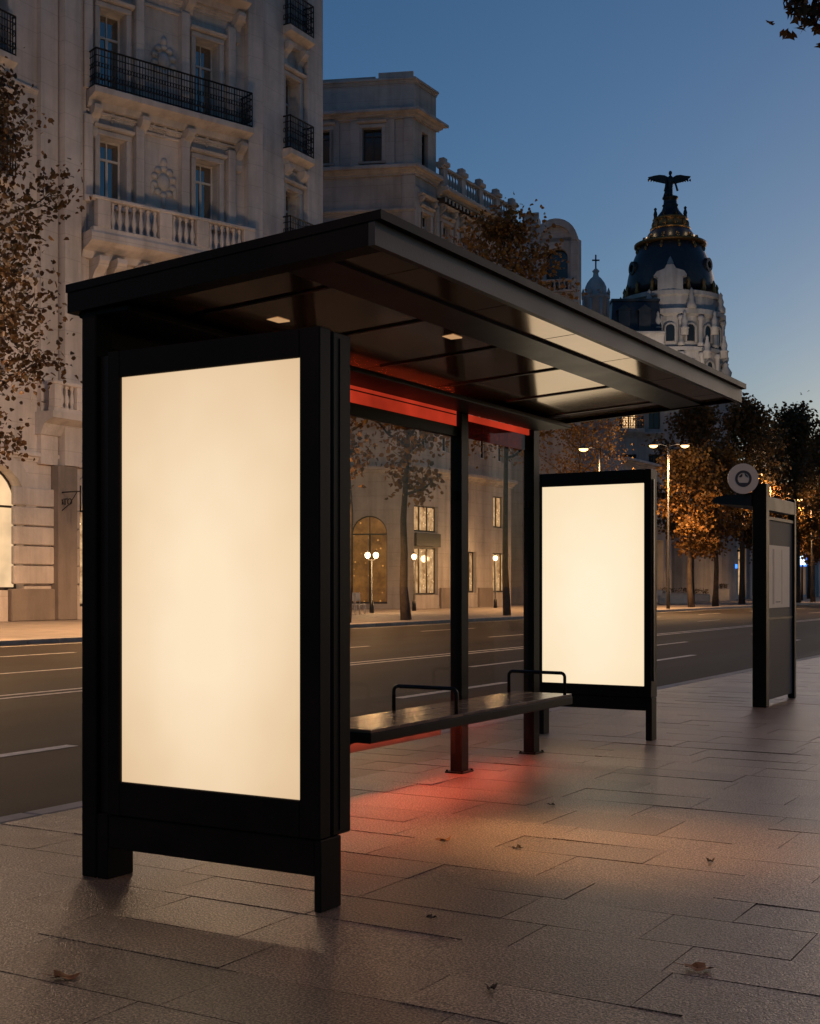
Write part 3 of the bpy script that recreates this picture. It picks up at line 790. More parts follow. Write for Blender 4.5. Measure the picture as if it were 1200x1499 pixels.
def iron_rail(par, fr, s0, s1, n, z0, h, step=.125, ret=True):
    m = MB()
    def run(P, Q):
        P, Q = Vector(P), Vector(Q); L_ = (Q-P).length; k = max(2, int(L_/step))
        for z, r in ((z0+.06, .03), (z0+h, .04), (z0+h*.82, .022), (z0+h*.2, .018)):
            m.tube([(P.x, P.y, z), (Q.x, Q.y, z)], r, 5, False)
        for i in range(k+1):
            q = P.lerp(Q, i/k)
            m.tube([(q.x, q.y, z0), (q.x, q.y, z0+h)], .017 if i % 5 else .032, 4, False)
            if i < k:
                c = P.lerp(Q, (i+.5)/k); d = (Q-P).normalized()*step*.42
                for zz in (z0+h*.28, z0+h*.58):
                    ring = [(c.x + d.x*math.cos(t), c.y + d.y*math.cos(t), zz + step*.75*math.sin(t)) for t in [PI*2*j/8 for j in range(9)]]
                    m.tube(ring, .017, 4, False, False)
    run(fr(s0, n, 0), fr(s1, n, 0))
    if ret: run(fr(s0, .02, 0), fr(s0, n, 0)); run(fr(s1, n, 0), fr(s1, .02, 0))
    return m.build('railing', M['iron'], par)
def console(m, fr, s, n, z1, h, d, w=.34):                 # scrolled bracket
    prof = [(0, 0), (d*.28, h*.05), (d*.34, h*.25), (d*.28, h*.45), (d*.5, h*.62), (d*.85, h*.75), (d, h*.88), (d, h), (0, h)]
    m.mould([(n+a, z1-h+b) for a, b in prof], s-w/2, s+w/2, fr)
def cartouche(m, fr, s, z, r, n):
    q = fr(s, n+.02, z); d = fr.d; 
    def e(a, zz, ra, rz, t):
        c = Vector(fr(s+a, n+.02, z+zz))
        vs = []; k = 10
        ring = []
        for j in range(4):
            f = math.cos(j/3*PI/2); hgt = math.sin(j/3*PI/2)*t
            for i in range(k):
                an = 2*PI*i/k
                vs.append(c + fr.d*(ra*f*math.cos(an)) + Vector((0, 0, rz*f*math.sin(an))) + fr.n*hgt)
        m.add(vs, [(j*k+i, j*k+(i+1) % k, (j+1)*k+(i+1) % k, (j+1)*k+i) for j in range(3) for i in range(k)], True)
    e(0, 0, r*.42, r*.52, .16)
    for i in range(10):
        t = 2*PI*i/10 + .3
        e(math.cos(t)*r*.66, math.sin(t)*r*.8, r*.24, r*.2, .13)
    e(0, r*1.15, r*.22, r*.3, .15); e(0, -r*1.2, r*.16, r*.42, .11); e(-r*.75, -r*.5, r*.14, r*.4, .1); e(r*.75, -r*.5, r*.14, r*.4, .1)
def courses(m, fr, s0, s1, z0, z1, k, n, gap=.05):
    h = (z1-z0)/k
    for i in range(k): m.box(s0, s1, -.02, n, z0+i*h+gap/2, z0+(i+1)*h-gap/2, fr, bev=.035)

# ------------------------------------------------------------------ 1. large apartment building, left
ST = (0, 1)                                                   # street direction
def cam2w(X, Z): q = CAM + RIGHT*X + FWD*Z; return (q.x, q.y)
pL = cam2w(-.262*49.9, 49.9)
mid_dir = (RIGHT*.764 + FWD*.645); 
FL = Fr(pL, ST)                                               # left wing: s < 0 to the left
FM = Fr(pL, mid_dir)                                          # middle bay
sM = FM.s(360)
pR = FM(sM, 0, 0)
FRR = Fr(pR, ST)
sR = FRR.s(463)
TOP = 31.0
A = thing('apartment_building', (pL[0]-6, pL[1]+3, 0), 'large pale stone apartment building with iron balconies at the left', 'building')
opsM = []
w1, w2 = FM.s(163), FM.s(301)
cs = FM.s(239)
ww = 1.14
zwin = [(16.35, 19.05), (20.72, 24.1), (26.2, 29.3)]
for c in (w1, w2):
    for a, b in zwin: opsM.append((c-ww/2, c+ww/2, a, b))
# ground and first floors of the middle bay
gz = [(0.6, 5.2, 'arch'), (9.2, 12.4)]
for c in (w1, w2):
    opsM.append((c-1.35, c+1.35, .5, 5.6, 'arch')); opsM.append((c-.6, c+.6, 9.0, 12.2))
m = MB(); wall(m, FM, 0, sM, 0, TOP, opsM, .52)
# left wing
opsL = []
aw = FL.s(-12)                                                 # arch window centre
for c in (aw,):
    opsL += [(c-1.5, c+1.5, 1.15, 5.75, 'arch'), (c-.6, c+.6, 9.0, 12.2)] + [(c-.6, c+.6, a, b) for a, b in zwin]
c2 = aw - 6.5
opsL += [(c2-1.5, c2+1.5, 1.15, 5.75, 'arch'), (c2-.6, c2+.6, 9.0, 12.2)] + [(c2-.6, c2+.6, a, b) for a, b in zwin]
wall(m, FL, -20, 0, 0, TOP, opsL, .52)
opsR = []
rc = FRR.s(424)
for a, b in ((16.35, 19.05), (20.72, 24.1), (26.2, 29.3), (9.0, 12.2)): opsR.append((rc-.55, rc+.55, a, b))
opsR.append((rc-1.2, rc+1.2, .5, 5.6, 'arch'))
wall(m, FRR, 0, sR, 0, TOP, opsR, .52)
e = FRR(sR, 0, 0); FE = Fr(e, (-1, .0)); FE.d = Vector((-CS, 0, 0)).normalized(); FE = Fr(e, (-1, 0)); FE.n = Vector((0, 1, 0))
m.quad(FRR(sR, 0, 0), FRR(sR, -14, 0), FRR(sR, -14, TOP), FRR(sR, 0, TOP))
m.quad(FL(-20, 0, 0), FL(-20, 0, TOP), FL(-20, -14, TOP), FL(-20, -14, 0))
m.add([FL(-20, 0, TOP), FM(0, 0, TOP), FM(sM, 0, TOP), FRR(sR, 0, TOP), FRR(sR, -14, TOP), FL(-20, -14, TOP)], [(0, 1, 2, 3, 4, 5)])
m.build('wall', M['stoneA'], A)
# pilasters and giant strips
m = MP()
for px0, px1, d in ((112, 122, .22), (357, 378, .35), ):
    m.box(FM.s(px0), FM.s(px1), -.02, d, 5.9, TOP-.01, FM)
m.box(-.95, -.1, -.02, .5, 5.9, TOP-.012, FL); m.box(-1.9, -1.05, -.02, .22, 5.9, TOP-.011, FL)
m.box(FRR.s(441), sR+.02, -.6, .35, 5.9, TOP-.02, FRR); m.box(.45, FRR.s(408), -.02, .3, 5.9, TOP-.015, FRR)
for c in (w1, w2):                                             # flat strips either side of the windows
    for q in (-1, 1):
        for a, b in ((16.3, 19.7), (20.7, 24.9)):
            m.box(c+q*1.12-.2, c+q*1.12+.16, -.01, .36, a, b, FM, bev=.03)
for c in (cs,):
    for a, b in ((16.3, 19.7), (20.7, 24.9), (26.1, 29.4)):    # panel frame around the cartouche
        for q in (-1, 1): m.box(c+q*.95-.06, c+q*.95+.06, -.01, .1, a, b, FM, bev=.02)
        m.box(c-.889, c+.889, -.01, .1, b-.12, b, FM, bev=.02)
m.build('pilaster', M['stoneA'], A)
for z in (17.8, 22.75):
    m = MB(); cartouche(m, FM, cs, z, .68, .0); m.build('cartouche', M['stoneA2'], A)
for c in (w1, w2, cs):
    for dc, rr_ in ((0, .24), (-.5, .14), (.5, .14)):
        m = MB(); cartouche(m, FM, c+dc, 20.0, rr_, .02); m.build('garland', M['stoneA2'], A)
# cornices and string courses
m = MP()
for z, h, d in ((5.95, .35, .35), (12.6, .3, .25), (19.75, .22, .18)):
    cornice(m, FM, .0, sM, z, h, d)
    cornice(m, FL, -20, 0, z, h, d*.6); cornice(m, FRR, 0, sR, z, h, d*.6, e1=1)
cornice(m, FM, 0, sM, 25.2, .3, .2); cornice(m, FM, 0, sM, 30.2, .8, .9); cornice(m, FL, -20, 0, 30.2, .8, .8); cornice(m, FRR, 0, sR, 30.2, .8, .8)
m.build('cornice', M['stoneA'], A)
# windows
for c in (w1, w2):
    for a, b in zwin: window(A, FM, c, a, ww, b-a,sur=(.2, .21, 'stoneA2'))
    window(A, FM, c, 9.0, 1.2, 3.2,sur=(.2, .21, 'stoneA2'))
    window(A, FM, c, .5, 2.7, 5.1, 'dframe', 'shopA', True, mull=2)
for c in (aw, c2):
    for a, b in zwin: window(A, FL, c, a, 1.2, b-a,sur=(.2, .21, 'stoneA2'))
    window(A, FL, c, 9.0, 1.2, 3.2)
    window(A, FL, c, 1.15, 3.0, 4.6, 'dframe', 'plain_lit', True, mull=1, label='arched shop window glowing warm at street level')
for a, b in ((16.35, 19.05), (20.72, 24.1), (26.2, 29.3), (9.0, 12.2)): window(A, FRR, rc, a, 1.1, b-a,sur=(.2, .21, 'stoneA2'))
window(A, FRR, rc, .5, 2.4, 5.1, 'dframe', 'shopA', True, mull=1)
# iron balconies with stone slabs and consoles
def balcony(par, fr, s0, s1, z, d, cons, h=1.45, lab=None):
    m = MB()
    m.mould([(0, z-.62), (d*.35, z-.62), (d*.45, z-.4), (d*.8, z-.3), (d, z-.24), (d, z-.02), (d*.97, z), (0, z)], s0, s1, fr)
    for c in cons: console(m, fr, c, .0, z-.62, 1.15, d*.72)
    o = m.build('balcony', M['stoneA2'], par)
    iron_rail(o, fr, s0+.06, s1-.06, d-.07, z, h)
    return o
b0, b1 = FM.s(123), FM.s(354)
balcony(A, FM, b0, b1, 20.65, .95, (b0+.3, (w1+cs)/2+.05, (w2+cs)/2-.05, b1-.3))
balcony(A, FM, b0+.3, b1-.1, 26.1, .95, (b0+.6, (w1+cs)/2, (w2+cs)/2, b1-.4))
balcony(A, FRR, rc-.95, rc+.95, 20.65, .75, (rc-.6, rc+.6)); balcony(A, FRR, rc-.95, rc+.95, 16.2, .75, (rc-.6, rc+.6)); balcony(A, FRR, rc-.95, rc+.95, 26.1, .75, (rc-.6, rc+.6))
for c in (aw, c2):
    hw = FL.s(14) - aw; balcony(A, FL, c-hw, c+hw, 20.65, .45, (c-hw*.7, c+hw*.7)); balcony(A, FL, c-hw, c+hw, 16.2, .45, (c-hw*.7, c+hw*.7))
# stone balcony of the middle bay
t0, t1 = FM.s(118), FM.s(352)
m = MB(); m.mould([(0, 14.1), (.3, 14.1), (.4, 14.35), (.9, 14.5), (1.15, 14.62), (1.15, 14.9), (1.1, 15.0), (0, 15.0)], t0-.1, t1+.1, FM)
for c in (t0+.55, w1, (w1+cs)/2, cs, (w2+cs)/2, w2, t1-.55): console(m, FM, c, 0, 14.1, 1.5, .95, .42)
sb = m.build('stone_balcony', M['stoneA'], A)
balustrade(A, FM, t0, t1, .95, 15.0, 1.35, M['stoneA'], (t0+.45, t0+3.15, t0+4.85, t1-.25), .27, .55)
# little first-floor balcony, left of the shelter post
s88 = FM.s(100)
balustrade(A, FL, -1.9, .6, .75, 7.85, 1.15, M['stoneA'], (-1.7, -.55, .4), .26, .34)
m = MB(); m.mould([(0, 7.0), (.3, 7.0), (.5, 7.4), (.95, 7.6), (.95, 7.84), (0, 7.84)], -2.0, .7, FL); m.build('balcony', M['stoneA2'], A)
# rusticated ground floor and plinth
m = MP()
courses(m, FL, -3.15, -.9, 1.35, 5.0, 5, .16); courses(m, FL, aw-1.5-3.1, aw-1.5-.35, 1.35, 5.8, 6, .16)
courses(m, FM, .2, w1-1.7, 1.35, 5.6, 6, .14); courses(m, FM, w1+1.65, w2-1.65, 1.35, 5.6, 6, .14)
for c, fr, w in ((aw, FL, 3.0), (w1, FM, 2.7), (w2, FM, 2.7)):
    o_ = arc_pts(c-w/2-.5, c+w/2+.5, 5.75-w/2 if fr is FL else 5.6-w/2, 12); i_ = arc_pts(c-w/2, c+w/2, 5.75-w/2 if fr is FL else 5.6-w/2, 12)
    for a, b, c_, d_ in zip(o_[:-1], o_[1:], i_[1:], i_[:-1]):
        P = [fr(*(x, n, z)) for n in (-.01, .13) for x, z in (a, b, c_, d_)]
        m.hexa(P)
m.build('rustication', M['stoneA2'], A)
m = MP()
m.box(-3.3, -.02, -.02, .22, 0, 1.2, FL, bev=.03); m.box(-20, aw-1.6, -.02, .22, 0, 1.2, FL, bev=.03); m.box(-1.2, -.2, .0, .42, 0, 5.9, FL, bev=.03)
m.box(w1+1.4, w2-1.4, -.02, .2, 0, 1.2, FM, bev=.03)
m.build('plinth', M['plinth'], A)
# wrought-iron hanging sign
sp = FL.s(79); zz = FL.z(95, 737)
hs = thing('hanging_sign', FL(sp, .2, zz), 'black wrought-iron scroll sign hanging from the facade left of the shelter post', 'sign')
m = MB()
def P3(n, z): return FL(sp, n, zz+z)
m.tube([P3(.0, .55), P3(.0, -.55)], .035, 6); m.tube([P3(.05, .38), P3(1.35, .38)], .025, 6); m.tube([P3(.05, -.2), P3(.35, -.35), P3(.8, -.1), P3(1.2, .36)], .018, 5)
m.tube([P3(1.38, .6), P3(1.38, -.4)], .03, 6)
m.build('bracket', M['iron'], hs)
tx = bpy.data.curves.new('letters', 'FONT'); tx.body = 'BTO'; tx.size = .34; tx.extrude = .015; tx.align_x = 'CENTER'
to0 = bpy.data.objects.new('letters_curve', tx); COL.objects.link(to0)
to = bpy.data.objects.new('letters', bpy.data.meshes.new_from_object(to0.evaluated_get(bpy.context.evaluated_depsgraph_get()))); bpy.data.objects.remove(to0); COL.objects.link(to); to.parent = hs
to.location = Vector(FL(sp, .62, zz-.1)) - OFF[hs.name]; to.rotation_euler = (PI/2, 0, math.atan2(FL.n.y, FL.n.x)); to.data.materials.clear(); to.data.materials.append(M['iron'])

# ------------------------------------------------------------------ 2. grey stone building with attic, centre
Zc = zat(605, 34.0); pc = at(605, 858, Zc)
d2 = RIGHT*.988 - FWD*.151
LB = 15.0
FA = Fr((pc.x - d2.x*LB, pc.y - d2.y*LB), (d2.x, d2.y))          # face towards us
FB = Fr((pc.x, pc.y), ST)                                      # street face
sB = FB.s(748)
B = thing('grey_stone_building', (pc.x-4, pc.y+5, 0), 'grey stone building with square attic and roof balustrade, standing behind the shelter roof', 'building')
Z1, Z2 = 24.5, 30.0
sa, sb_ = FA.s(545), FA.s(470); sc_ = FA.s(508)
m = MB()
ops = []
for c in (sa, sb_, sb_-3.3): ops += [(c-.55, c+.55, 25.35, 27.25), (c-.6, c+.6, 18.6, 21.3), (c-.6, c+.6, 13.5, 16.3)]
ar = FA.s(540)
ops += [(ar-1.05, ar+1.05, .3, 5.3, 'arch')]
wall(m, FA, 0, LB, 0, Z2, ops)
PAV = 2.6
ops = [(PAV/2-.35, PAV/2+.35, 25.35, 27.25)]
bw = [1.3 + 2.45*i for i in range(5)]
for c in bw:
    if c+1 < sB: ops += [(c-.5, c+.5, 20.2, 22.6), (c-.5, c+.5, 14.5, 17.5), (c-.5, c+.5, 9.2, 12.0)]
shops = [(FB.s(606), FB.s(641), .8, 3.5), (FB.s(606), FB.s(641), 4.4, 5.9), (FB.s(684.5), FB.s(697), .9, 3.4), (FB.s(721), FB.s(745), .9, 3.4), (FB.s(722), FB.s(738), 5.0, 7.0)]
ops += shops
wall(m, FB, 0, PAV, 24.5, Z2, ops[:1]); wall(m, FB, 0, sB, 0, 24.5, ops[1:])
m.quad(FB(PAV, 0, 24.5), FB(PAV, -10, 24.5), FB(PAV, -10, Z2), FB(PAV, 0, Z2))
m.quad(FB(sB, 0, 0), FB(sB, -14, 0), FB(sB, -14, 24.5), FB(sB, 0, 24.5))
m.add([FA(0, 0, Z2), FA(LB, 0, Z2), FB(PAV, 0, Z2), FB(PAV, -14, Z2)], [(0,1,2,3)])
m.add([FB(PAV, 0, 24.5), FB(sB, 0, 24.5), FB(sB, -14, 24.5), FB(PAV, -14, 24.5)], [(0,1,2,3)])
m.build('wall', M['stoneB'], B)
m = MP()
cornice(m, FA, 0, LB, 27.7, .5, .55, e1=.75); cornice(m, FB, 0, PAV, 27.7, .5, .55, e0=.9, e1=1)
cornice(m, FA, 0, LB, 24.5, .55, .5, e1=.75); cornice(m, FB, 0, PAV, 24.5, .55, .5, e0=.9)
cornice(m, FB, PAV+.01, sB, 23.9, .6, .75)
cornice(m, FA, 0, LB, 22.3, .35, .2, e1=.8); cornice(m, FA, 0, LB, 29.7, .3, .2, e1=.75); cornice(m, FB, 0, PAV, 29.7, .3, .2, e0=.9)
cornice(m, FB, 0, sB, 13.2, .4, .4); cornice(m, FB, 0, sB, 7.6, .5, .5); cornice(m, FA, 0, LB, 7.6, .5, .5)
m.build('cornice', M['stoneB'], B)
m = MB(); dentils(m, FB, PAV+.1, sB, 23.62, .27, .55, 0, .45); m.build('dentil_course', M['dframe'], B)
m = MP()
for px in (490, 520, 571, 598): s = FA.s(px); m.box(s-.28, s+.28, -.01, .14, 25.06, 27.69, FA, bev=.03)
s = FA.s(598); m.box(s-.4, LB+.1, -.01, .12, 7.95, 24.49, FA, bev=.03); m.box(-.1, .75, -.01, .14, 7.95, 23.89, FB, bev=.03)
for c in bw:
    if c+1 < sB:
        console(m, FB, c-.75, 0, 23.4, .8, .4, .2); console(m, FB, c+.75, 0, 23.4, .8, .4, .2)
        m.mould([(0, 23.41), (.3, 23.43), (.42, 23.55), (0, 23.66)], c-.95, c+.95, FB)
        m.box(c+1.05, c+1.4, -.01, .2, 13.7, 23.4, FB, bev=.03)
m.build('pilaster', M['stoneB'], B)
for c in (sa, sb_, sb_-3.3):
    window(B, FA, c, 25.35, 1.1, 1.9, 'dframe', 'dpane', tr=.8, sur=(.14, .22, 'stoneB')); window(B, FA, c, 18.6, 1.2, 2.7, 'dframe', 'dpane', sur=(.14, .22, 'stoneB')); window(B, FA, c, 13.5, 1.2, 2.8, 'dframe', 'dpane')
window(B, FB, PAV/2, 25.35, .7, 1.9, 'dframe', 'dpane')
for c in bw:
    if c+1 < sB: window(B, FB, c, 20.2, 1.0, 2.4, 'wframe', 'dpane', sur=(.14, .22, 'stoneB')); window(B, FB, c, 14.5, 1.0, 3.0, 'wframe', 'dpane', sur=(.14, .22, 'stoneB')); window(B, FB, c, 9.2, 1.0, 2.8, 'wframe', 'dpane')
window(B, FA, ar, .3, 2.1, 5.0, 'dframe', 'shopC', True, mull=1, label='arched doorway with amber light')
for (a, b, c, d) in shops: window(B, FB, (a+b)/2, c, b-a, d-c, 'dframe', 'shopA', tr=.99, mull=2 if b-a > 2 else 1, dep=.3, label='lit shop window')
P = [PAV+.5] + [PAV + .5 + i*(sB-PAV-.8)/4 for i in range(1, 5)]
balustrade(B, FB, PAV+.05, sB, .2, 24.52, 1.25, M['stoneB'], P, .3, .5)
m = MP()
for p in P: m.box(p-.36, p+.36, -.15, .5, 25.78, 26.05, FB, bev=.04); m.box(p-.22, p+.22, -.02, .38, 26.051, 26.3, FB, bev=.05)
m.build('pedestal_cap', M['stoneB'], B)
m = MP(); m.box(LB-.01, LB-2.0, -.12, .06, Z2, Z2+.35, FA); m.box(0.0, LB-2.2, -.3, -.1, Z2, Z2+.22, FA); m.build('parapet', M['stoneB'], B)
# shop fascia and dark awning band
m = MB(); m.box(FB.s(606), FB.s(642), .0, .16, 3.56, 4.33, FB, bev=.03); m.build('shop_fascia', M['dframe'], B)
m = MP(); m.box(.02, FB.s(605), -.01, .12, 0, 3.2, FB); m.box(FB.s(643), FB.s(682), -.01, .14, 0, 1.2, FB); m.box(FB.s(699), FB.s(719), -.01, .14, 0, 1.2, FB)
m.build('plinth', M['plinth'], B)

# ------------------------------------------------------------------ 3. arched-gable building
Z3 = 91.0
p3 = at(841, 858, Z3)
L3 = 12.0
d3 = (RIGHT*.97 - FWD*.24).normalized()
FG = Fr((p3.x - d3.x*L3, p3.y - d3.y*L3), (d3.x, d3.y)); FG2 = Fr((p3.x, p3.y), ST)
Cb = thing('gabled_building', (p3.x-4, p3.y+4, 0), 'pale stone building with an arched loggia gable behind the orange treetop', 'building')
ac = FG.s(815); zt = FG.z(815, 342)
z330 = FG.z(790, 322); zr = FG.z(760, 312)
m = MB()
aw3 = 1.55
ops = [(ac-aw3/2, ac+aw3/2, zt-4.0, zt-1.0, 'arch'), (ac-.6, ac+.6, zt-7.2, zt-5.2), (ac-.6, ac+.6, zt-11, zt-8.8)]
for s in (2.0, 4.4, 6.8): ops += [(s-.5, s+.5, zt-4, zt-2.3), (s-.5, s+.5, zt-7.2, zt-5.2), (s-.5, s+.5, zt-11, zt-8.8)]
wall(m, FG, 0, L3, 0, zt-.3, ops, .6)
m.quad(FG2(0, 0, 0), FG2(1.2, 0, 0), FG2(1.2, 0, zt-.3), FG2(0, 0, zt-.3))
m.add([FG(0, 0, zt-.3), FG(L3, 0, zt-.3), FG2(1.2, 0, zt-.3), FG2(1.2, -12, zt-.3)], [(0,1,2,3)])
m.build('wall', M['stoneB'], Cb)
m = MB()
for s0, s1, z, h, d in ((0, ac-1.5, zt+.3, .4, .4), (0, L3, zt-4.6, .35, .35), (0, L3, zt-7.9, .3, .3)): cornice(m, FG, s0, s1, z, h, d)
m.box(0, ac-1.6, -.6, .0, zt-.3, zt+.32, FG); m.box(FG.s(768), FG.s(788), -1.2, .05, zt+.33, zt+1.3, FG); cornice(m, FG, FG.s(767), FG.s(789), zt+1.25, .3, .25)
o_ = arc_pts(ac-1.7, ac+1.5, zt-.6, 14); i_ = arc_pts(ac-1.2, ac+1.05, zt-.6, 14)
for a, b, c_, d_ in zip(o_[:-1], o_[1:], i_[1:], i_[:-1]):
    m.hexa([FG(x, n, z) for n in (-.8, .35) for x, z in (a, b, c_, d_)])
m.prism([(ac-1.5, zt-.6)] + i_ [::1] + [(ac+1.3, zt-.6)], -.5, .0, FG)
m.box(ac-1.75, ac-1.15, .0, .3, zt-4.2, zt-.6, FG, bev=.04); m.box(ac+1.0, ac+1.55, .0, .3, zt-4.2, zt-.6, FG, bev=.04)
m.build('gable', M['stoneB'], Cb)
m = MB(); m.box(ac-aw3/2, ac+aw3/2, -.62, -.6, zt-4, zt-.3, FG); m.build('loggia_shade', M['dpane'], Cb)  # dark sheet in place of the shade inside the loggia
balustrade(Cb, FG, ac-1.3, ac+1.4, .35, zt-4.25, .9, M['stoneB'], (ac-1.15, ac+1.25), .3, .3)
for s in (2.0, 4.4, 6.8): window(Cb, FG, s, zt-4, 1.0, 1.7, 'dframe', 'dpane')
for s in (2.0, 4.4, 6.8, ac):
    w = 1.0 if s != ac else 1.2
    window(Cb, FG, s, zt-7.2, w, 2.0, 'dframe', 'dpane'); window(Cb, FG, s, zt-11, w, 2.2, 'dframe', 'dpane')

# ------------------------------------------------------------------ 4. small white turret building
Z4 = 104.0
p4 = at(872, 858, Z4); k4 = Z4/F
tb = thing('turret_building', (p4.x, p4.y, 0), 'white building with a small domed turret and cross left of the large dome', 'building')
zb = hz(470, Z4)
F4 = Fr((p4.x - d3.x*5, p4.y - d3.y*5), (d3.x, d3.y))
m = MB(); m.box(-3.2, -.002, -9, -.4, 0, hz(428, Z4), F4); m.box(-1.6, -.3, -6, -.35, hz(428, Z4), hz(415, Z4), F4); m.box(0, 6.2, -9, 0, 0, zb-.5, F4); m.build('wall', M['stoneC'], tb)
m = MP(); cornice(m, F4, 0, 6.2, zb-.9, .5, .4, 0, 0, 0); cornice(m, F4, 0, 6.2, zb-5, .4, .3); m.build('cornice', M['stoneC'], tb)
m = MB()
m.lathe([(1.0, zb-.6), (1.0, hz(440, Z4)), (1.15, hz(438, Z4)), (1.15, hz(434, Z4)), (.9, hz(432, Z4)), (.85, hz(420, Z4)), (.7, hz(414, Z4)), (.45, hz(408, Z4)), (.25, hz(405, Z4)), (.2, hz(400, Z4)), (.3, hz(397, Z4)), (.08, hz(393, Z4)), (0, hz(392, Z4))], (p4.x, p4.y, 0), 14)
for i in range(8):
    t = 2*PI*i/8; m.tube([(p4.x+1.05*math.cos(t), p4.y+1.05*math.sin(t), zb-.6), (p4.x+1.05*math.cos(t), p4.y+1.05*math.sin(t), hz(440, Z4))], .13, 6)
    m.lathe([(.12, 0), (.16, .2), (.05, .5), (0, .6)], (p4.x+1.1*math.cos(t), p4.y+1.1*math.sin(t), hz(434, Z4)), 6)
m.build('turret', M['stoneC'], tb)
m = MB(); m.box(p4.x-.05, p4.x+.05, p4.y-.05, p4.y+.05, hz(393, Z4), hz(373, Z4)); q = Fr((p4.x, p4.y), (CS, SN)); m.box(-.3, .3, -.04, .04, hz(382, Z4), hz(380, Z4), q); m.build('cross', M['iron'], tb)
for s in (1.6, 3.4): window(tb, F4, s, zb-4, .9, 2.0, 'dframe', 'dpane', dep=-.02); window(tb, F4, s, zb-9, .9, 2.2, 'dframe', 'dpane', dep=-.02)

# ------------------------------------------------------------------ 5. domed corner building and its statue
Z5 = 118.0; k5 = Z5/F
pd = at(981, 858, Z5); D = (pd.x, pd.y, 0)
def H(py): return hz(py, Z5)
def HN(py): return hz(py, Z5-4.6)
db = thing('domed_building', (pd.x, pd.y, 0), 'ornate white corner building with a dark blue dome trimmed in gold', 'building')
toC = (CAM - pd); base_a = math.atan2(toC.y, toC.x)
m = MB()
m.lathe([(5.9, 0), (5.9, HN(588)), (6.3, HN(584)), (6.4, HN(572)), (5.6, HN(570)), (5.1, HN(566)), (4.75, HN(548)), (4.75, HN(515)), (5.0, HN(513)), (5.0, HN(508)), (4.5, HN(506)), (4.5, HN(462)), (5.0, HN(459)), (5.0, HN(452)), (4.5, HN(450)), (4.45, HN(432)), (4.7, HN(430)), (4.7, HN(424)), (4.1, HN(422)), (3.95, HN(420))], D, 32, smooth=False)
m.build('tower', M['stoneC'], db)
m = MB()
prof = []
for i in range(15):
    t = i/14
    y = 432 - t*(432-337); r = (64*math.cos(t*PI/2*.80)**.72)*k5
    prof.append((r, H(y)))
m.lathe(prof, D, 40)
dome = m.build('dome', M['slate'], db)
m = MB()                                                     # gilded trims
for y, r in ((360, 49), (337, 26)):
    rr = r*k5+.12
    m.lathe([(rr-.12, H(y)-.16), (rr+.08, H(y)-.1), (rr+.08, H(y)+.1), (rr-.2, H(y)+.16)], D, 40)
for i in range(12):                                          # garlands and ribs
    t = base_a + 2*PI*(i+.5)/12
    for j in range(4):
        y = 352+j*6; tt = (432-y)/95; r = 64*math.cos(tt*PI/2*.80)**.72*k5+.03
        m.blob((D[0]+r*math.cos(t), D[1]+r*math.sin(t), H(y)), (.17, .17, .26), 6, 4)
    for j in range(1, 6):
        t2 = base_a + 2*PI*(i+.5+j/6)/12; y = 358+3.2*math.sin(PI*j/6); tt = (432-y)/95; r = 64*math.cos(tt*PI/2*.80)**.72*k5+.02
        m.blob((D[0]+r*math.cos(t2), D[1]+r*math.sin(t2), H(y)), (.11, .11, .11), 5, 4)
m.build('gilded_garland', M['gold'], db)
m = MP()
for i in range(16):
    t = base_a + 2*PI*i/16; r = 4.15
    m.lathe([(.16, 0), (.24, .3), (.14, .7), (.2, .9), (.05, 1.25), (0, 1.3)], (D[0]+r*math.cos(t), D[1]+r*math.sin(t), HN(423)), 6)
m.build('gilded_finial', M['gold'], db)
m = MB(); m.lathe([(1.55, H(337)), (1.62, H(335)), (1.5, H(334)), (1.45, H(324)), (1.62, H(322)), (1.5, H(320))], D, 24)
for i in range(10):
    t = base_a + 2*PI*(i+.5)/10; m.blob((D[0]+1.5*math.cos(t), D[1]+1.5*math.sin(t), H(330)), (.22, .22, .42), 6, 5)
m.build('lantern_ring', M['gold'], db)
m = MB(); m.lathe([(1.45, H(321)), (1.2, H(317)), (.8, H(309)), (.66, H(303)), (.75, H(301)), (.62, H(299)), (.6, H(292)), (.72, H(291)), (.72, H(289)), (0, H(289))], D, 20)
for i in range(8):
    t = base_a + 2*PI*(i+.5)/8; m.lathe([(.12, 0), (.2, .35), (.1, .7), (.16, .85), (0, 1.0)], (D[0]+1.45*math.cos(t), D[1]+1.45*math.sin(t), H(321)), 6)
m.build('dome_cap', M['bronze'], db)
# oculus dormers on the dome
for i in (-1.1, 0, 1.1, 2.2, -2.2):
    t = base_a + i; ct, st = math.cos(t), math.sin(t); fr = Fr((D[0]+3.55*ct, D[1]+3.55*st), (-st, ct))
    m = MB(); zc = H(397)
    if i == 0:
        m.prism([(-1.1, HN(424)), (1.1, HN(424)), (1.1, HN(405)), (1.45, HN(402)), (1.2, HN(396)), (.5, HN(392)), (.3, HN(386)), (-.3, HN(386)), (-.5, HN(392)), (-1.2, HN(396)), (-1.45, HN(402)), (-1.1, HN(405))], -.6, 1.0, fr)
        m.lathe([(.25, 0), (.3, .3), (.12, .7), (0, .9)], fr(0, .3, HN(386)), 8)
        m.build('pediment', M['stoneC'], db)
    else:
        disc(m, fr, 0, zc, .34, .62, -.3, .35, 16); disc(m, fr, 0, zc, 0, .34, -.3, .1, 16)
        m.build('oculus', M['bronze'], db)
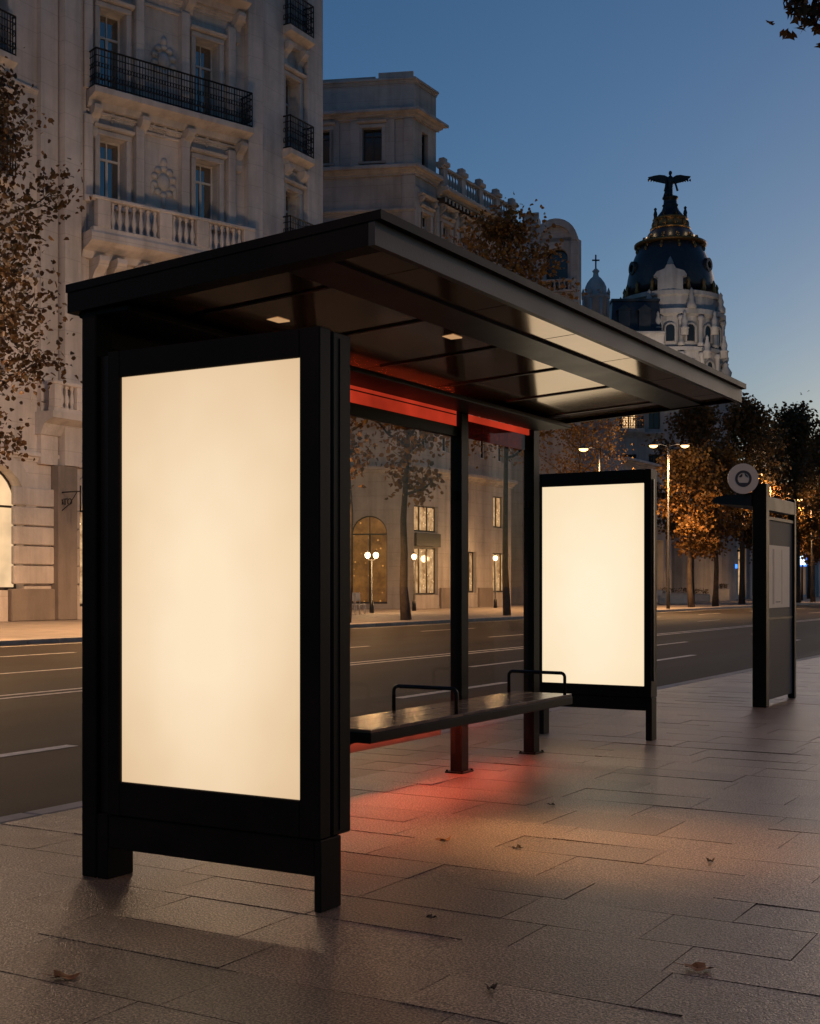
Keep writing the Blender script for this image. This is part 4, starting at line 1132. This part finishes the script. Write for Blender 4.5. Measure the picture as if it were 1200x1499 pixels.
# columns and niches around the tower, two tiers
m = MP(); wn = MP(); pn = MB()
for (r, ya, yb, n) in ((4.62, 506, 462, 16), (4.85, 565, 516, 16)):
    for i in range(n):
        t = base_a + 2*PI*(i+.5)/n; c = (D[0]+(r+.12)*math.cos(t), D[1]+(r+.12)*math.sin(t), 0)
        h0, h1 = HN(ya), HN(yb)
        m.lathe([(.32, h0), (.32, h0+.3), (.24, h0+.35), (.2, h1-.45), (.32, h1-.3), (.34, h1)], c, 8)
    for i in range(n):
        t = base_a + 2*PI*i/n; ct, st = math.cos(t), math.sin(t)
        fr = Fr((D[0]+(r-.08)*ct, D[1]+(r-.08)*st), (-st, ct))
        h0, h1 = HN(ya)+.45, HN(yb)-.75
        pts = [(-.36, h0), (.36, h0)] + arc_pts(-.36, .36, h1-.36, 8)[::-1]
        wn.prism(pts, -.3, .07, fr)
        o_ = arc_pts(-.52, .52, h1-.36, 8); i_ = arc_pts(-.38, .38, h1-.36, 8)
        for a, b, c_, d_ in zip(o_[:-1], o_[1:], i_[1:], i_[:-1]): m.hexa([fr(x, nn, z) for nn in (-.1, .2) for x, z in (a, b, c_, d_)])
        m.box(-.52, -.38, -.1, .18, h0-.1, h1-.36, fr); m.box(.38, .52, -.1, .18, h0-.1, h1-.36, fr)
m.build('column', M['stoneC'], db); wn.build('tower_window', M['dpane'], db)
# pinnacles / rooftop figures
m = MP()
def pinnacle(px, y0, y1, Z, w=.4):
    p = at(px, y1, Z); h = hz(y0, Z) - p.z
    m.lathe([(w, 0), (w, h*.25), (w*1.25, h*.28), (w*.7, h*.36), (w*.85, h*.55), (w*.45, h*.75), (w*.35, h*.82), (w*.42, h*.9), (0, h)], p, 8)
for a in (963, 1002, 1046): pinnacle(a, 455, 490, Z5-5.2, .35)
for a in (1035, 1060): pinnacle(a, 490, 525, Z5-5.4, .35)
pinnacle(926, 474, 492, Z5-3, .4); pinnacle(1062, 530, 566, Z5-3, .7)
for i in range(8):
    t = base_a + 2*PI*(i+.5)/8; m.lathe([(.45, 0), (.45, .4), (.25, .7), (.3, 1.0), (.15, 1.4), (.2, 1.6), (0, 1.9)], (D[0]+4.8*math.cos(t), D[1]+4.8*math.sin(t), HN(452)), 8)
m.build('pinnacle', M['stoneC'], db)
# wings with mansard roof
ZW = 112.0
def HW(py): return hz(py, ZW)
pw0 = at(893, 858, ZW); dw = (RIGHT*.99 + FWD*.0)
Fw = Fr((pw0.x, pw0.y), (dw.x, dw.y)); Lw = 4.7
m = MB()
zr0 = HW(486)
s620 = Fw.s(921)
ops = [(s620-.62, s620+.62, HW(628), HW(600)), (s620-.62, s620+.62, HW(690), HW(665)), (s620-.62, s620+.62, HW(560), HW(530))]
for s in (s620-2.2, s620+2.2): ops += [(s-.5, s+.5, HW(628), HW(602)), (s-.5, s+.5, HW(690), HW(665)), (s-.5, s+.5, HW(560), HW(530))]
ops = [o for o in ops if o[0] > .05 and o[1] < Lw-.05]
wall(m, Fw, 0, Lw, 0, zr0, ops)
m.quad(Fw(0, 0, 0), Fw(0, 0, zr0), Fw(0, -14, zr0), Fw(0, -14, 0))
m.quad(Fw(Lw, 0, 0), Fw(Lw, -14, 0), Fw(Lw, -14, zr0), Fw(Lw, 0, zr0))
m.build('wing', M['stoneC'], db)
for o in ops: window(db, Fw, (o[0]+o[1])/2, o[2], o[1]-o[0], o[3]-o[2], 'dframe', 'curtain' if (abs((o[0]+o[1])/2 - s620) < .1 and abs(o[2]-HW(628)) < .1) else 'dpane', tr=.99)
m = MP(); cornice(m, Fw, 0, Lw, zr0-.5, .5, .5); cornice(m, Fw, 0, Lw, HW(575), .5, .5); cornice(m, Fw, 0, Lw, HW(640), .4, .6)
m.build('wing_cornice', M['stoneC'], db)
m = MB(); a, b = .1, 4.6; zt5 = HW(436)
m.hexa([Fw(a, -12, zr0), Fw(b, -12, zr0), Fw(b, -.3, zr0), Fw(a, -.3, zr0), Fw(a+.3, -11, zt5), Fw(b-.1, -11, zt5), Fw(b-.1, -1.3, zt5), Fw(a+.3, -1.3, zt5)])
m.box(a+.2, b, -11, -1.2, zt5, zt5+.2, Fw)
m.build('mansard_roof', M['slate'], db)
for s in (1.3, 3.1):
    m = MB(); m.box(s-.5, s+.5, -1.6, -.35, zr0+.2, zr0+2.0, Fw); m.prism([(s-.65, zr0+2.0), (s+.65, zr0+2.0), (s, zr0+2.5)], -1.6, -.3, Fw); m.box(s-.3, s+.3, -.351, -.33, zr0+.5, zr0+1.7, Fw); m.build('dormer', M['slate'], db)
iron_rail(db, Fw, s620-1.1, s620+1.1, .7, HW(628), 1.0, .2)
m = MB(); m.box(s620-1.2, s620+1.2, .0, .8, HW(628)-.35, HW(628)-.01, Fw); m.build('balcony', M['stoneC'], db)
# floodlights and ring lights added to brighten the tower and its lantern ring
for (px, Zf, py, pw) in ((1040, 103, 575, 1700), (960, 103, 590, 1200)):
    c = at(px, py, Zf)
    m = MB(); m.box(c.x-.2, c.x+.2, c.y-.15, c.y+.15, c.z-.2, c.z+.1, bev=.03); m.build('added_floodlight', M['iron'], db)
    ld = bpy.data.lights.new('added_flood_beam', 'SPOT'); ld.energy = pw; ld.color = (1.0, .80, .62); ld.spot_size = R(60); ld.spot_blend = .7; ld.shadow_soft_size = .4
    lo = bpy.data.objects.new('added_flood_beam', ld); COL.objects.link(lo); lo.parent = db; q_ = c + Vector((0, .3, .4)); lo.location = q_ - OFF[db.name]
    lo.rotation_euler = (Vector((D[0], D[1], H(490))) - q_).to_track_quat('-Z', 'Y').to_euler()
for i in range(5):  # bare point lights added to brighten the gilding
    t = base_a + 2*PI*(i-2)/8
    ld = bpy.data.lights.new('added_ring_light', 'POINT'); ld.energy = 7; ld.color = (1.0, .68, .34); ld.shadow_soft_size = .1
    lo = bpy.data.objects.new('added_ring_light', ld); COL.objects.link(lo); lo.parent = db; lo.location = Vector((D[0]+2.5*math.cos(t), D[1]+2.5*math.sin(t), H(342))) - OFF[db.name]
# winged bronze statue (stands on the dome)
stt = thing('winged_statue', (pd.x, pd.y, H(289)), 'dark bronze winged figure with spread wings on top of the dome', 'statue')
fs = Fr((pd.x, pd.y), (CS, SN)); z0 = H(289); q = k5
m = MB()
def X(px): return (px-981)*q
def bone(pts, rad, n=8): m.tube([fs(X(a), b, H(y)) for a, b, y in pts], rad, n)
bone([(979, 0, 290), (979, 0, 283), (980, 0, 275), (981, 0, 268), (981, 0, 264), (981, 0, 260), (981, 0, 257)], [.42, .36, .30, .27, .34, .26, .1], 10)
m.blob(fs(X(981), .04, H(253.6)), (.17, .17, .22), 8, 6)
bone([(984, 0, 262), (988, .1, 268), (990, .15, 276), (991, .2, 280)], [.12, .11, .10, .12], 6)
bone([(978, 0, 262), (975, .1, 267), (974, .2, 274), (973, .2, 281)], [.12, .11, .10, .14], 6)
bone([(977, .1, 276), (974, .3, 286), (972, .2, 290)], [.2, .22, .16], 8)
m.build('figure', M['bronze'], stt)
for sd in (-1, 1):
    m = MB()
    tip = (950, 256.5) if sd < 0 else (1013, 255)
    root = (979, 263) if sd < 0 else (984, 263)
    up = [(root[0], root[1]-3), (root[0]+sd*6, 256), (root[0]+sd*13, 254.5), ((root[0]+tip[0])/2+sd*6, 255), tip]
    lo = [(root[0], root[1]+6), (root[0]+sd*6, 267.5), (root[0]+sd*13, 265.5), ((root[0]+tip[0])/2+sd*6, 263), (tip[0]-sd*1, tip[1]+2.5)]
    for j in range(4):
        (a, ya), (b, yb) = up[j], up[j+1]; (c_, yc), (d_, yd) = lo[j], lo[j+1]
        t0_, t1_ = .16-.035*j, .16-.035*(j+1)
        nb = -.1-.12*j; nb2 = -.1-.12*(j+1)
        V = [fs(X(a), nb-t0_, H(ya)), fs(X(b), nb2-t1_, H(yb)), fs(X(b), nb2+t1_, H(yb)), fs(X(a), nb+t0_, H(ya)),
             fs(X(c_), nb-t0_*.5, H(yc)), fs(X(d_), nb2-t1_*.5, H(yd)), fs(X(d_), nb2+t1_*.5, H(yd)), fs(X(c_), nb+t0_*.5, H(yc))]
        m.hexa(V)
    for j in range(7):                                      # feather tips along the trailing edge
        f = j/6; a = lo[0][0]+(tip[0]-lo[0][0])*(.15+.8*f); y = 264.5-2.5*f
        m.tube([fs(X(a), -.25-.3*f, H(y-2)), fs(X(a+sd*1.2), -.25-.3*f, H(y+2.2-f*1.2))], [.13, .03], 5)
    m.build('wing', M['bronze'], stt)

# ------------------------------------------------------------------ 6. street front beyond the trees, right
p6 = at(950, 858, zat(950, 34.5))
rb = thing('arcaded_building', (p6.x-5, p6.y+20, 0), 'long stone street front with tall shop piers behind the row of orange trees', 'building')
F6 = Fr((-34.5, p6.y-6), ST); L6 = 110
m = MB(); ops = []
nb = 22
for i in range(nb):
    s = 3 + i*5.0; ops += [(s-1.6, s+1.6, .3, 5.2), (s-.6, s+.6, 7.5, 10)]
wall(m, F6, 0, L6, 0, 11.5, ops, .8)
m.quad(F6(0, 0, 0), F6(0, 0, 11.5), F6(0, -14, 11.5), F6(0, -14, 0)); m.add([F6(0, 0, 11.5), F6(L6, 0, 11.5), F6(L6, -14, 11.5), F6(0, -14, 11.5)], [(0,1,2,3)])
m.build('wall', M['stoneA2'], rb)
m = MP(); cornice(m, F6, 0, L6, 6.0, .5, .5); cornice(m, F6, 0, L6, 11, .5, .6)
for i in range(nb+1): m.box(i*5.0+.2, i*5.0+.9, -.01, .25, 0, 5.99, F6, bev=.03)
m.build('pier', M['stoneA'], rb)
for i in range(nb):
    s = 3 + i*5.0
    window(rb, F6, s, .3, 3.2, 4.9, 'dframe', ('dpane', 'shopA', 'dpane', 'shopC', 'dpane')[i % 5], tr=.75, mull=2, dep=.7)
    window(rb, F6, s, 7.5, 1.2, 2.5, 'dframe', 'dpane')

# ------------------------------------------------------------------ trees
def make_tree(seed, Ht, base, Rad, nl, ls, limbs=16, trunk_r=.16, lean=0.0, sig=.34, top_frac=.97):
    r = random.Random(seed); T = MB(); Lf = MB()
    path = []; x = y = 0.0
    for i in range(9):
        z = Ht*top_frac*i/8; path.append(Vector((x + lean*z/Ht, y, z))); x += r.gauss(0, .07); y += r.gauss(0, .07)
    T.tube(path, [trunk_r*(1.25 if i == 0 else 1)*(1-.92*i/8) + .012 for i in range(9)], 9)
    def on(z):
        f = max(0, min(7.999, z/(Ht*top_frac)*8)); i = int(f); return path[i].lerp(path[i+1], f-i)
    nodes = []
    for k in range(limbs):
        f = (k + r.random()*.8)/limbs
        z = base*.9 + (Ht*top_frac - base*.9)*f**.95
        prof = (math.sin(PI*min(1, (f*.86+.12)))**.8) * (1 - .25*f)
        ln = Rad*prof*r.uniform(.75, 1.15)
        a = k*2.39996 + r.uniform(-.4, .4); el = .35 + .55*f + r.uniform(-.1, .15)
        p0 = on(z); pts = [p0]; d = Vector((math.cos(a)*math.cos(el), math.sin(a)*math.cos(el), math.sin(el)))
        q = p0.copy()
        for j in range(5):
            q = q + d*ln/5; pts.append(q.copy()); d = (d + Vector((r.gauss(0, .16), r.gauss(0, .16), r.gauss(.05, .12)))).normalized()
        r0 = trunk_r*.42*(1-.6*f)
        T.tube(pts, [r0*(1-.85*j/5)+.008 for j in range(6)], 6)
        for j in range(1, 6):
            nn = 2 if j < 5 else 3
            for _ in range(nn):
                d2_ = (d*.5 + Vector((r.gauss(0, .7), r.gauss(0, .7), r.gauss(.1, .5)))).normalized()
                l2 = ln*r.uniform(.18, .38)
                e_ = pts[j] + d2_*l2; mid = pts[j].lerp(e_, .5) + Vector((r.gauss(0, .05),)*3)
                T.tube([pts[j], mid, e_], [r0*.35*(1-.14*j)+.006, .010, .005], 4, cap=False)
                nodes += [mid, e_, e_]
    for i in range(nl):
        n_ = r.choice(nodes)
        c = n_ + Vector((r.gauss(0, sig), r.gauss(0, sig), r.gauss(-.04, sig*.85)))
        s = ls*r.uniform(.6, 1.25)
        u = Vector((r.gauss(0, 1), r.gauss(0, 1), r.gauss(-.35, .8))).normalized()
        w = u.cross(Vector((r.gauss(0, 1), r.gauss(0, 1), r.gauss(0, 1)))).normalized()
        nrm = u.cross(w)*s*.18
        Lf.add([c, c + u*s*.22 + w*s*.36 + nrm, c + u*s*.66 + w*s*.34 + nrm, c + u*s, c + u*s*.7 - w*s*.3 + nrm, c + u*s*.25 - w*s*.38 + nrm], [(0, 1, 2, 3), (0, 3, 4, 5)], True)
    return T, Lf
def tree(name, T, Lf, loc, lab, leaf, rz=0, sc=1.0, grp='plane trees along the far pavement'):
    t = bpy.data.objects.new(name, None); COL.objects.link(t); t.location = loc; t.rotation_euler.z = rz; t.scale = (sc,)*3
    tag(t, lab, 'tree', grp)
    k = sub('trunk', T, t); c = sub('crown', Lf, t)
    return t
def tmesh(leaf, *a, **k):
    T, Lf = make_tree(*a, **k)
    return T.mesh('trunk', M['bark']), Lf.mesh('crown', M[leaf])
TV = 22.6
def tpos(px, v=TV): Z = zat(px, v); p = at(px, HY, Z); return (p.x, p.y, 0)
tA = tmesh('leafA', 3, 14.2, 4.8, 2.9, 9500, .145, limbs=20, sig=.32)
tree('plane_tree', *tA, tpos(-45), 'brown-leaved tree at the left edge in front of the pale apartment building', 'leafA', 2.0)
tB = tmesh('leafB', 5, 10.5, 5.2, 2.2, 1700, .21, limbs=13, trunk_r=.17, sig=.34)
tree('plane_tree', *tB, tpos(594), 'slender tree with sparse orange leaves seen through the near glass pane', 'leafB', .4)
tC = tmesh('leafB', 8, 17.8, 7.6, 4.1, 6000, .2, limbs=24, trunk_r=.14, sig=.4)
tree('plane_tree', *tC, tpos(742), 'tall orange-leaved tree rising above the middle of the shelter roof', 'leafB', 1.1)
tree('plane_tree', *tB, tpos(505), 'sparse orange tree beside the arched doorway behind the shelter', 'leafB', 3.4, 1.02)
tD = tmesh('leafB', 12, 9.6, 3.7, 2.5, 4200, .23, limbs=15, trunk_r=.17, sig=.33)
tE = tmesh('leafD', 15, 14.6, 4.6, 3.6, 7000, .27, limbs=18, trunk_r=.2, sig=.42)
tree('plane_tree', *tC, tpos(850, 27), 'brown tree below the far end of the roof, left of the lamp posts', 'leafB', 4.0, .80)
tree('plane_tree', *tD, tpos(1012), 'bright orange tree just right of the far lit panel', 'leafB', .3)
tree('plane_tree', *tD, tpos(1047), 'orange tree left of the round bus stop sign', 'leafB', 2.4, 1.04)
tree('plane_tree', *tE, tpos(1086, 24), 'dark-crowned tree behind the round bus stop sign', 'leafD', 1.0, 1.0)
tree('plane_tree', *tD, tpos(1125), 'orange tree behind the post of the bus stop', 'leafB', 4.4, .95)
tree('plane_tree', *tE, tpos(1168), 'dark tree behind the timetable case of the bus stop', 'leafD', 3.3, 1.05)
tree('plane_tree', *tD, tpos(1190), 'orange tree at the right edge beyond the bus stop', 'leafB', 1.7, 1.0)
tree('plane_tree', *tE, tpos(1012, 28), 'dark tree in the second row behind the bright orange tree', 'leafD', .6, 1.02)
tree('plane_tree', *tE, tpos(1222), 'dark tree just outside the right edge along the far pavement', 'leafD', 5.0, 1.05)
tree('plane_tree', *tE, tpos(1130, 29), 'dark tree in the second row, right of the dome', 'leafD', 2.9, 1.1)
tree('plane_tree', *tE, tpos(1185, 29), 'dark tree in the second row at the right edge', 'leafD', 4.9, 1.1)
# near tree whose branch hangs into the top right corner
bt = thing('street_tree', (*cam2w(5.9, 12.6), 0), 'near tree whose brown leaves hang into the top right corner', 'tree')
bp = bt.location
r = random.Random(4); T = MB(); Lf = MB()
T.tube([(bp.x, bp.y, 0), (bp.x+.05, bp.y, 3), (bp.x, bp.y+.1, 6), (bp.x+.1, bp.y+.1, 10)], [.2, .16, .13, .04], 10)
tipp = at(1175, 12, 12.3)
nodes = []
for e_, zz in ((tipp, 5.6), (at(1230, -60, 12.2), 6.2), (at(1260, -220, 12.6), 7.4), (at(1420, -200, 13.5), 7), (at(1500, -60, 12), 6), (at(1350, -420, 12.8), 8)):
    s_ = Vector((bp.x, bp.y, zz)); md = s_.lerp(e_, .5) + Vector((0, 0, .25)); T.tube([s_, md, e_], [.06, .03, .008], 6)
    for f in ((.72, .85, .95, 1.0) if e_ is not tipp else (.9, .97, 1.0, 1.0)): nodes.append(s_.lerp(e_, f) + Vector((0, 0, .05)))
def lobed(m, c, u, w, s):
    nrm = u.cross(w)*s
    pts = [(0, 0), (.15, .38), (.3, .2), (.45, .52), (.62, .18), (1, 0), (.62, -.18), (.45, -.52), (.3, -.2), (.15, -.38)]
    m.add([c + u*(a*s) + w*(b*s) + nrm*(.25*abs(b)) for a, b in pts], [(0, 1, 2), (0, 2, 3, 4), (0, 4, 5, 6), (0, 6, 7, 8), (0, 8, 9)], True)
for i in range(520):
    n_ = nodes[i % len(nodes)]; sg_ = .11 if i % len(nodes) < 4 else .22
    c = n_ + Vector((r.gauss(0, sg_), r.gauss(0, sg_), r.gauss(-.04, sg_*.8)))
    u = Vector((r.gauss(0, 1), r.gauss(0, 1), r.gauss(-.6, .6))).normalized(); w = u.cross(Vector((r.gauss(0, 1), r.gauss(0, 1), r.gauss(0, 1)))).normalized()
    lobed(Lf, c, u, w, r.uniform(.09, .15))
T.build('trunk', M['bark'], bt); Lf.build('crown', M['leafA'], bt)

# ------------------------------------------------------------------ street lamps (far pavement)
def street_lamp(px, py, v, lab, arms=(-1, 1), power=900, H_=None, arm=1.6, at_=None, spill=.10):
    Z = zat(px, v) if not at_ else 10; p = at(px, HY, Z) if not at_ else Vector((*at_, 0)); h = H_ or hz(py, Z)
    t = thing('street_lamp', (p.x, p.y, 0), lab, 'street lamp', 'street lamps along the avenue')
    m = MB(); m.tube([(p.x, p.y, 0), (p.x, p.y, 1.0), (p.x, p.y, 1.05), (p.x, p.y, h+.05)], [.11, .10, .075, .05], 8); pl = m.build('pole', M['lampmetal'], t)
    for a in arms:
        d = RIGHT*a
        e_ = Vector((p.x, p.y, h)) + d*arm
        m = MB(); m.tube([(p.x, p.y, h-.05), tuple(Vector((p.x, p.y, h+.08)) + d*arm*.5), tuple(e_ + Vector((0, 0, .06)))], [.04, .035, .03], 6); m.build('arm', M['lampmetal'], t)
        m = MB(); m.lathe([(0, .15), (.14, .12), (.26, .05), (.28, .0)], e_, 12); hd = m.build('lamp_head', M['lampmetal'], t)
        m = MB(); m.lathe([(.25, -.005), (.21, -.08), (.11, -.13), (0, -.15)], e_, 12); m.build('lens', M['lens'], hd)
        if power:
            ld = bpy.data.lights.new('lamp_light', 'SPOT'); ld.spot_size = R(150); ld.spot_blend = .6; ld.energy = power; ld.color = (1.0, .52, .20); ld.shadow_soft_size = .2
            lo = bpy.data.objects.new('lamp_light', ld); COL.objects.link(lo); lo.parent = t; lo.location = e_ + Vector((0, 0, -.35)) - OFF[t.name]
            ld = bpy.data.lights.new('lamp_spill', 'POINT'); ld.energy = power*spill; ld.color = (1.0, .70, .46); ld.shadow_soft_size = .5
            lo = bpy.data.objects.new('lamp_spill', ld); COL.objects.link(lo); lo.parent = t; lo.location = e_ + Vector((0, 0, -.3)) - OFF[t.name]
    return t
street_lamp(978, 652, 20.9+1.2, 'twin-armed street lamp with the brightest head, right of the far lit panel', (-.55, .62), 3800, arm=1.55)
street_lamp(878, 657, 23.2, 'street lamp shining left of the twin-armed lamp, above the far lit panel', (-.62,), 3800, arm=1.4)
street_lamp(1128, 694, 22.2, 'street lamp whose head shows beside the round bus stop sign', (-.62,), 3800, arm=1.3)
street_lamp(1188, 731, 22.2, 'small far street lamp near the right edge', (-.62, ), 3800, arm=1.6)
street_lamp(320, 600, 22.9, 'added street lamp hidden behind the near lit panel', (-.6, .6), 3800, H_=8.5, arm=1.6, spill=.24)  # out of sight, added to light the left facade
street_lamp(-230, 600, 22.9, 'added unseen street lamp beyond the left edge of the view', (-.6, .6), 3000, H_=8.0, arm=1.6, spill=.24)  # outside the frame, added to light the left facade
street_lamp(0, 0, 0, 'added unseen street lamp on the near pavement outside the right edge', (-.9,), 480, H_=8, arm=1.0, at_=(5.8, 8.0), spill=0.0)  # outside the frame, added to warm the near pavement
street_lamp(0, 0, 0, 'added unseen street lamp by the near kerb outside the left edge', (.5,), 360, H_=8, arm=1.0, at_=(-2.5, -6.0), spill=0.0)  # outside the frame, added to warm the left foreground paving
# pavement lanterns seen through the glass
def lantern(px, py, v, lab, k):
    Z = zat(px, v); p = at(px, HY, Z); h = hz(py, Z)
    t = thing('lantern_post', (p.x, p.y, 0), lab, 'lantern', 'pavement lanterns in front of the shops')
    m = MB(); m.tube([(p.x, p.y, 0), (p.x, p.y, .5), (p.x, p.y, .52), (p.x, p.y, h-.2)], [.12, .1, .05, .04], 8); m.build('post', M['iron'], t)
    for dx in ((-.2, .2) if k == 2 else (0,)):
        c = Vector((p.x, p.y, h)) + RIGHT*dx
        if dx: 
            m = MB(); m.tube([(p.x, p.y, h-.25), tuple(c - Vector((0, 0, .2)))], .02, 5); m.build('arm', M['iron'], t)
        m = MB(); m.lathe([(.04, -.15), (.11, -.08), (.135, .04), (.09, .12), (0, .16)], c, 10); m.build('globe', M['globe'], t)
        m = MB(); m.lathe([(.11, .125), (.08, .18), (.03, .24), (0, .27)], c, 8); m.build('cap', M['iron'], t)
        ld = bpy.data.lights.new('lamp_light', 'POINT'); ld.energy = 260; ld.color = (1.0, .6, .28); ld.shadow_soft_size = .2
        lo = bpy.data.objects.new('lamp_light', ld); COL.objects.link(lo); lo.parent = t; lo.location = c + RIGHT*.0 - FWD*.35 - OFF[t.name]
lantern(544, 813, 30.5, 'twin-globe lantern before the arched doorway', 2)
lantern(606, 815, 31.5, 'lantern before the large lit shop window', 1)
lantern(725, 817, 32, 'lantern before the right-hand lit shop window', 1)

# ------------------------------------------------------------------ small things on the far pavement
def chair(px, v, lab, rz):
    p = tpos(px, v); t = thing('cafe_chair', p, lab, 'chair', 'cafe chairs on the far pavement')
    fr = Fr((p[0], p[1]), (math.cos(rz), math.sin(rz)))
    m = MB(); m.box(-.24, .24, -.24, .24, .44, .49, fr, bev=.015); m.build('seat', M['white'], t)
    m = MB(); m.box(-.24, .24, -.26, -.22, .62, 1.0, fr, bev=.015); m.tube([fr(-.22, -.24, .49), fr(-.22, -.25, .7)], .018, 5); m.tube([fr(.22, -.24, .49), fr(.22, -.25, .7)], .018, 5); m.build('backrest', M['white'], t)
    for a in (-.21, .21):
        for b in (-.21, .21):
            m = MB(); m.tube([fr(a, b, .44), fr(a*1.15, b*1.15, 0)], .018, 5); m.build('leg', M['white'], t)
chair(519, 29.5, 'white cafe chair left of the twin-globe lantern', .5); chair(527, 29.0, 'white cafe chair nearest the twin-globe lantern', 2.3)
chair(968, 29, 'pale cafe chair beside the low white planter', .9); chair(974, 30, 'pale cafe chair behind the low white planter', 4.0)
def planter(px, v, w, h, lab):
    p = tpos(px, v); t = thing('planter_box', p, lab, 'planter', 'planters on the far pavement')
    fr = Fr((p[0], p[1]), (CS, SN))
    m = MB(); m.box(-w/2, w/2, -.3, .3, .05, h, fr, bev=.03); m.box(-w/2+.1, w/2-.1, -.25, .25, 0, .05, fr); m.build('box', M['white'], t)
    m = MB(); m.box(-w/2-.03, w/2+.03, -.33, .33, h+.001, h+.07, fr, bev=.02); m.build('rim', M['white'], t)
    m = MB(); rr = random.Random(int(px))
    for i in range(160):
        c = Vector(fr(rr.uniform(-w/2+.1, w/2-.1), rr.uniform(-.2, .2), h+rr.uniform(.05, .45)))
        u = Vector((rr.gauss(0, 1), rr.gauss(0, 1), rr.gauss(.5, .6))).normalized(); w_ = u.cross(Vector((0, .3, 1))).normalized()
        m.add([c, c+u*.07+w_*.05, c+u*.16, c+u*.07-w_*.05], [(0,1,2,3)])
    m.build('shrub', M['leafD'], t)
planter(986, 28.5, 2.2, .7, 'wide low white planter right of the far lit panel'); planter(1026, 29.5, 1.4, .6, 'short white planter between two orange tree trunks'); planter(1056, 30, 1.2, 1.0, 'tall white planter left of the bus stop post')
p = tpos(1174, 26); t = thing('lit_info_screen', p, 'bright white and blue lit screen on a post at the right edge', 'screen')
Zs = zat(1174, 26); fr = Fr((p[0], p[1]), (CS, SN)); zs = hz(820, Zs); kk = Zs/F
m = MB(); m.tube([(p[0], p[1], 0), (p[0], p[1], zs-.3)], .08, 8); m.build('post', M['iron'], t)
m = MB(); m.box(-6.5*kk, 6.5*kk, -.1, .1, zs-9*kk, zs+9*kk, fr, bev=.03); bx = m.build('case', M['bluelit'], t)
m = MB(); m.box(-4*kk, 4*kk, .1005, .12, zs-7*kk, zs+7*kk, fr); m.build('screen', M['whitelit'], t)
def small_sign(px, py, w, h, v, mat, name, lab):
    p = tpos(px, v); Z = zat(px, v); kk = Z/F; z = hz(py, Z); fr = Fr((p[0], p[1]), (CS, SN))
    t = thing(name, (p[0], p[1], 0), lab, 'sign')
    m = MB(); m.box(-w/2*kk, w/2*kk, 0, .12, z-h/2*kk, z+h/2*kk, fr, bev=.02); m.build('panel', mat, t)
    m = MB(); m.tube([(p[0]-fr.n.x*.06, p[1]-fr.n.y*.06, 0), (p[0]-fr.n.x*.06, p[1]-fr.n.y*.06, z+h/2*kk)], .05, 6); m.build('post', M['iron'], t)
small_sign(1075, 829, 8, 6, 31, M['bluelit'], 'blue_sign', 'small blue lit sign between tree trunks left of the bus stop')
small_sign(1160, 838, 10, 5, 30, M['redsign'], 'red_sign', 'small orange-red lit sign beneath the white screen')

# ------------------------------------------------------------------ light: dusk sky + last warm glow from behind the camera
SUN_EL, SUN_AZ = R(3.0), R(2.0)
sun_dir = Vector((math.sin(SUN_AZ)*math.cos(SUN_EL), math.cos(SUN_AZ)*math.cos(SUN_EL), math.sin(SUN_EL)))
w = bpy.data.worlds.new('World'); S.world = w; w.use_nodes = True
nt = w.node_tree; nt.nodes.clear()
out = nt.nodes.new('ShaderNodeOutputWorld'); bg = nt.nodes.new('ShaderNodeBackground')
sky = nt.nodes.new('ShaderNodeTexSky'); sky.sky_type = 'NISHITA'; sky.sun_disc = False
sky.sun_elevation = SUN_EL; sky.sun_rotation = SUN_AZ
sky.altitude = 0; sky.air_density = 1.0; sky.dust_density = .6; sky.ozone_density = 3.8
bg.inputs['Strength'].default_value = .15
nt.links.new(sky.outputs['Color'], bg.inputs['Color']); nt.links.new(bg.outputs[0], out.inputs['Surface'])
sl = bpy.data.lights.new('sun', 'SUN'); sl.energy = .7; sl.angle = R(40); sl.color = (1.0, .74, .56)
so = bpy.data.objects.new('sun', sl); COL.objects.link(so); so.rotation_euler = (-sun_dir).to_track_quat('-Z', 'Y').to_euler()

# ------------------------------------------------------------------ camera and output
cd = bpy.data.cameras.new('camera'); co = bpy.data.objects.new('camera', cd); COL.objects.link(co)
co.location = CAM; co.rotation_euler = (PI/2, 0, YAW)
cd.sensor_fit = 'AUTO'; cd.sensor_width = 36; cd.lens = F/1499*36
cd.shift_y = (HY - 749.5)/1499; cd.clip_end = 3000; cd.clip_start = .05
S.camera = co
S.view_settings.view_transform = 'Standard'; S.view_settings.look = 'None'; S.view_settings.exposure = 0; S.view_settings.gamma = 1
S.render.engine = 'CYCLES'
S.cycles.use_denoising = True
try: S.cycles.denoiser = 'OPENIMAGEDENOISE'
except Exception: pass
S.cycles.max_bounces = 8; S.cycles.transparent_max_bounces = 12; S.cycles.sample_clamp_indirect = 4.0
S.cycles.caustics_reflective = False; S.cycles.caustics_refractive = False
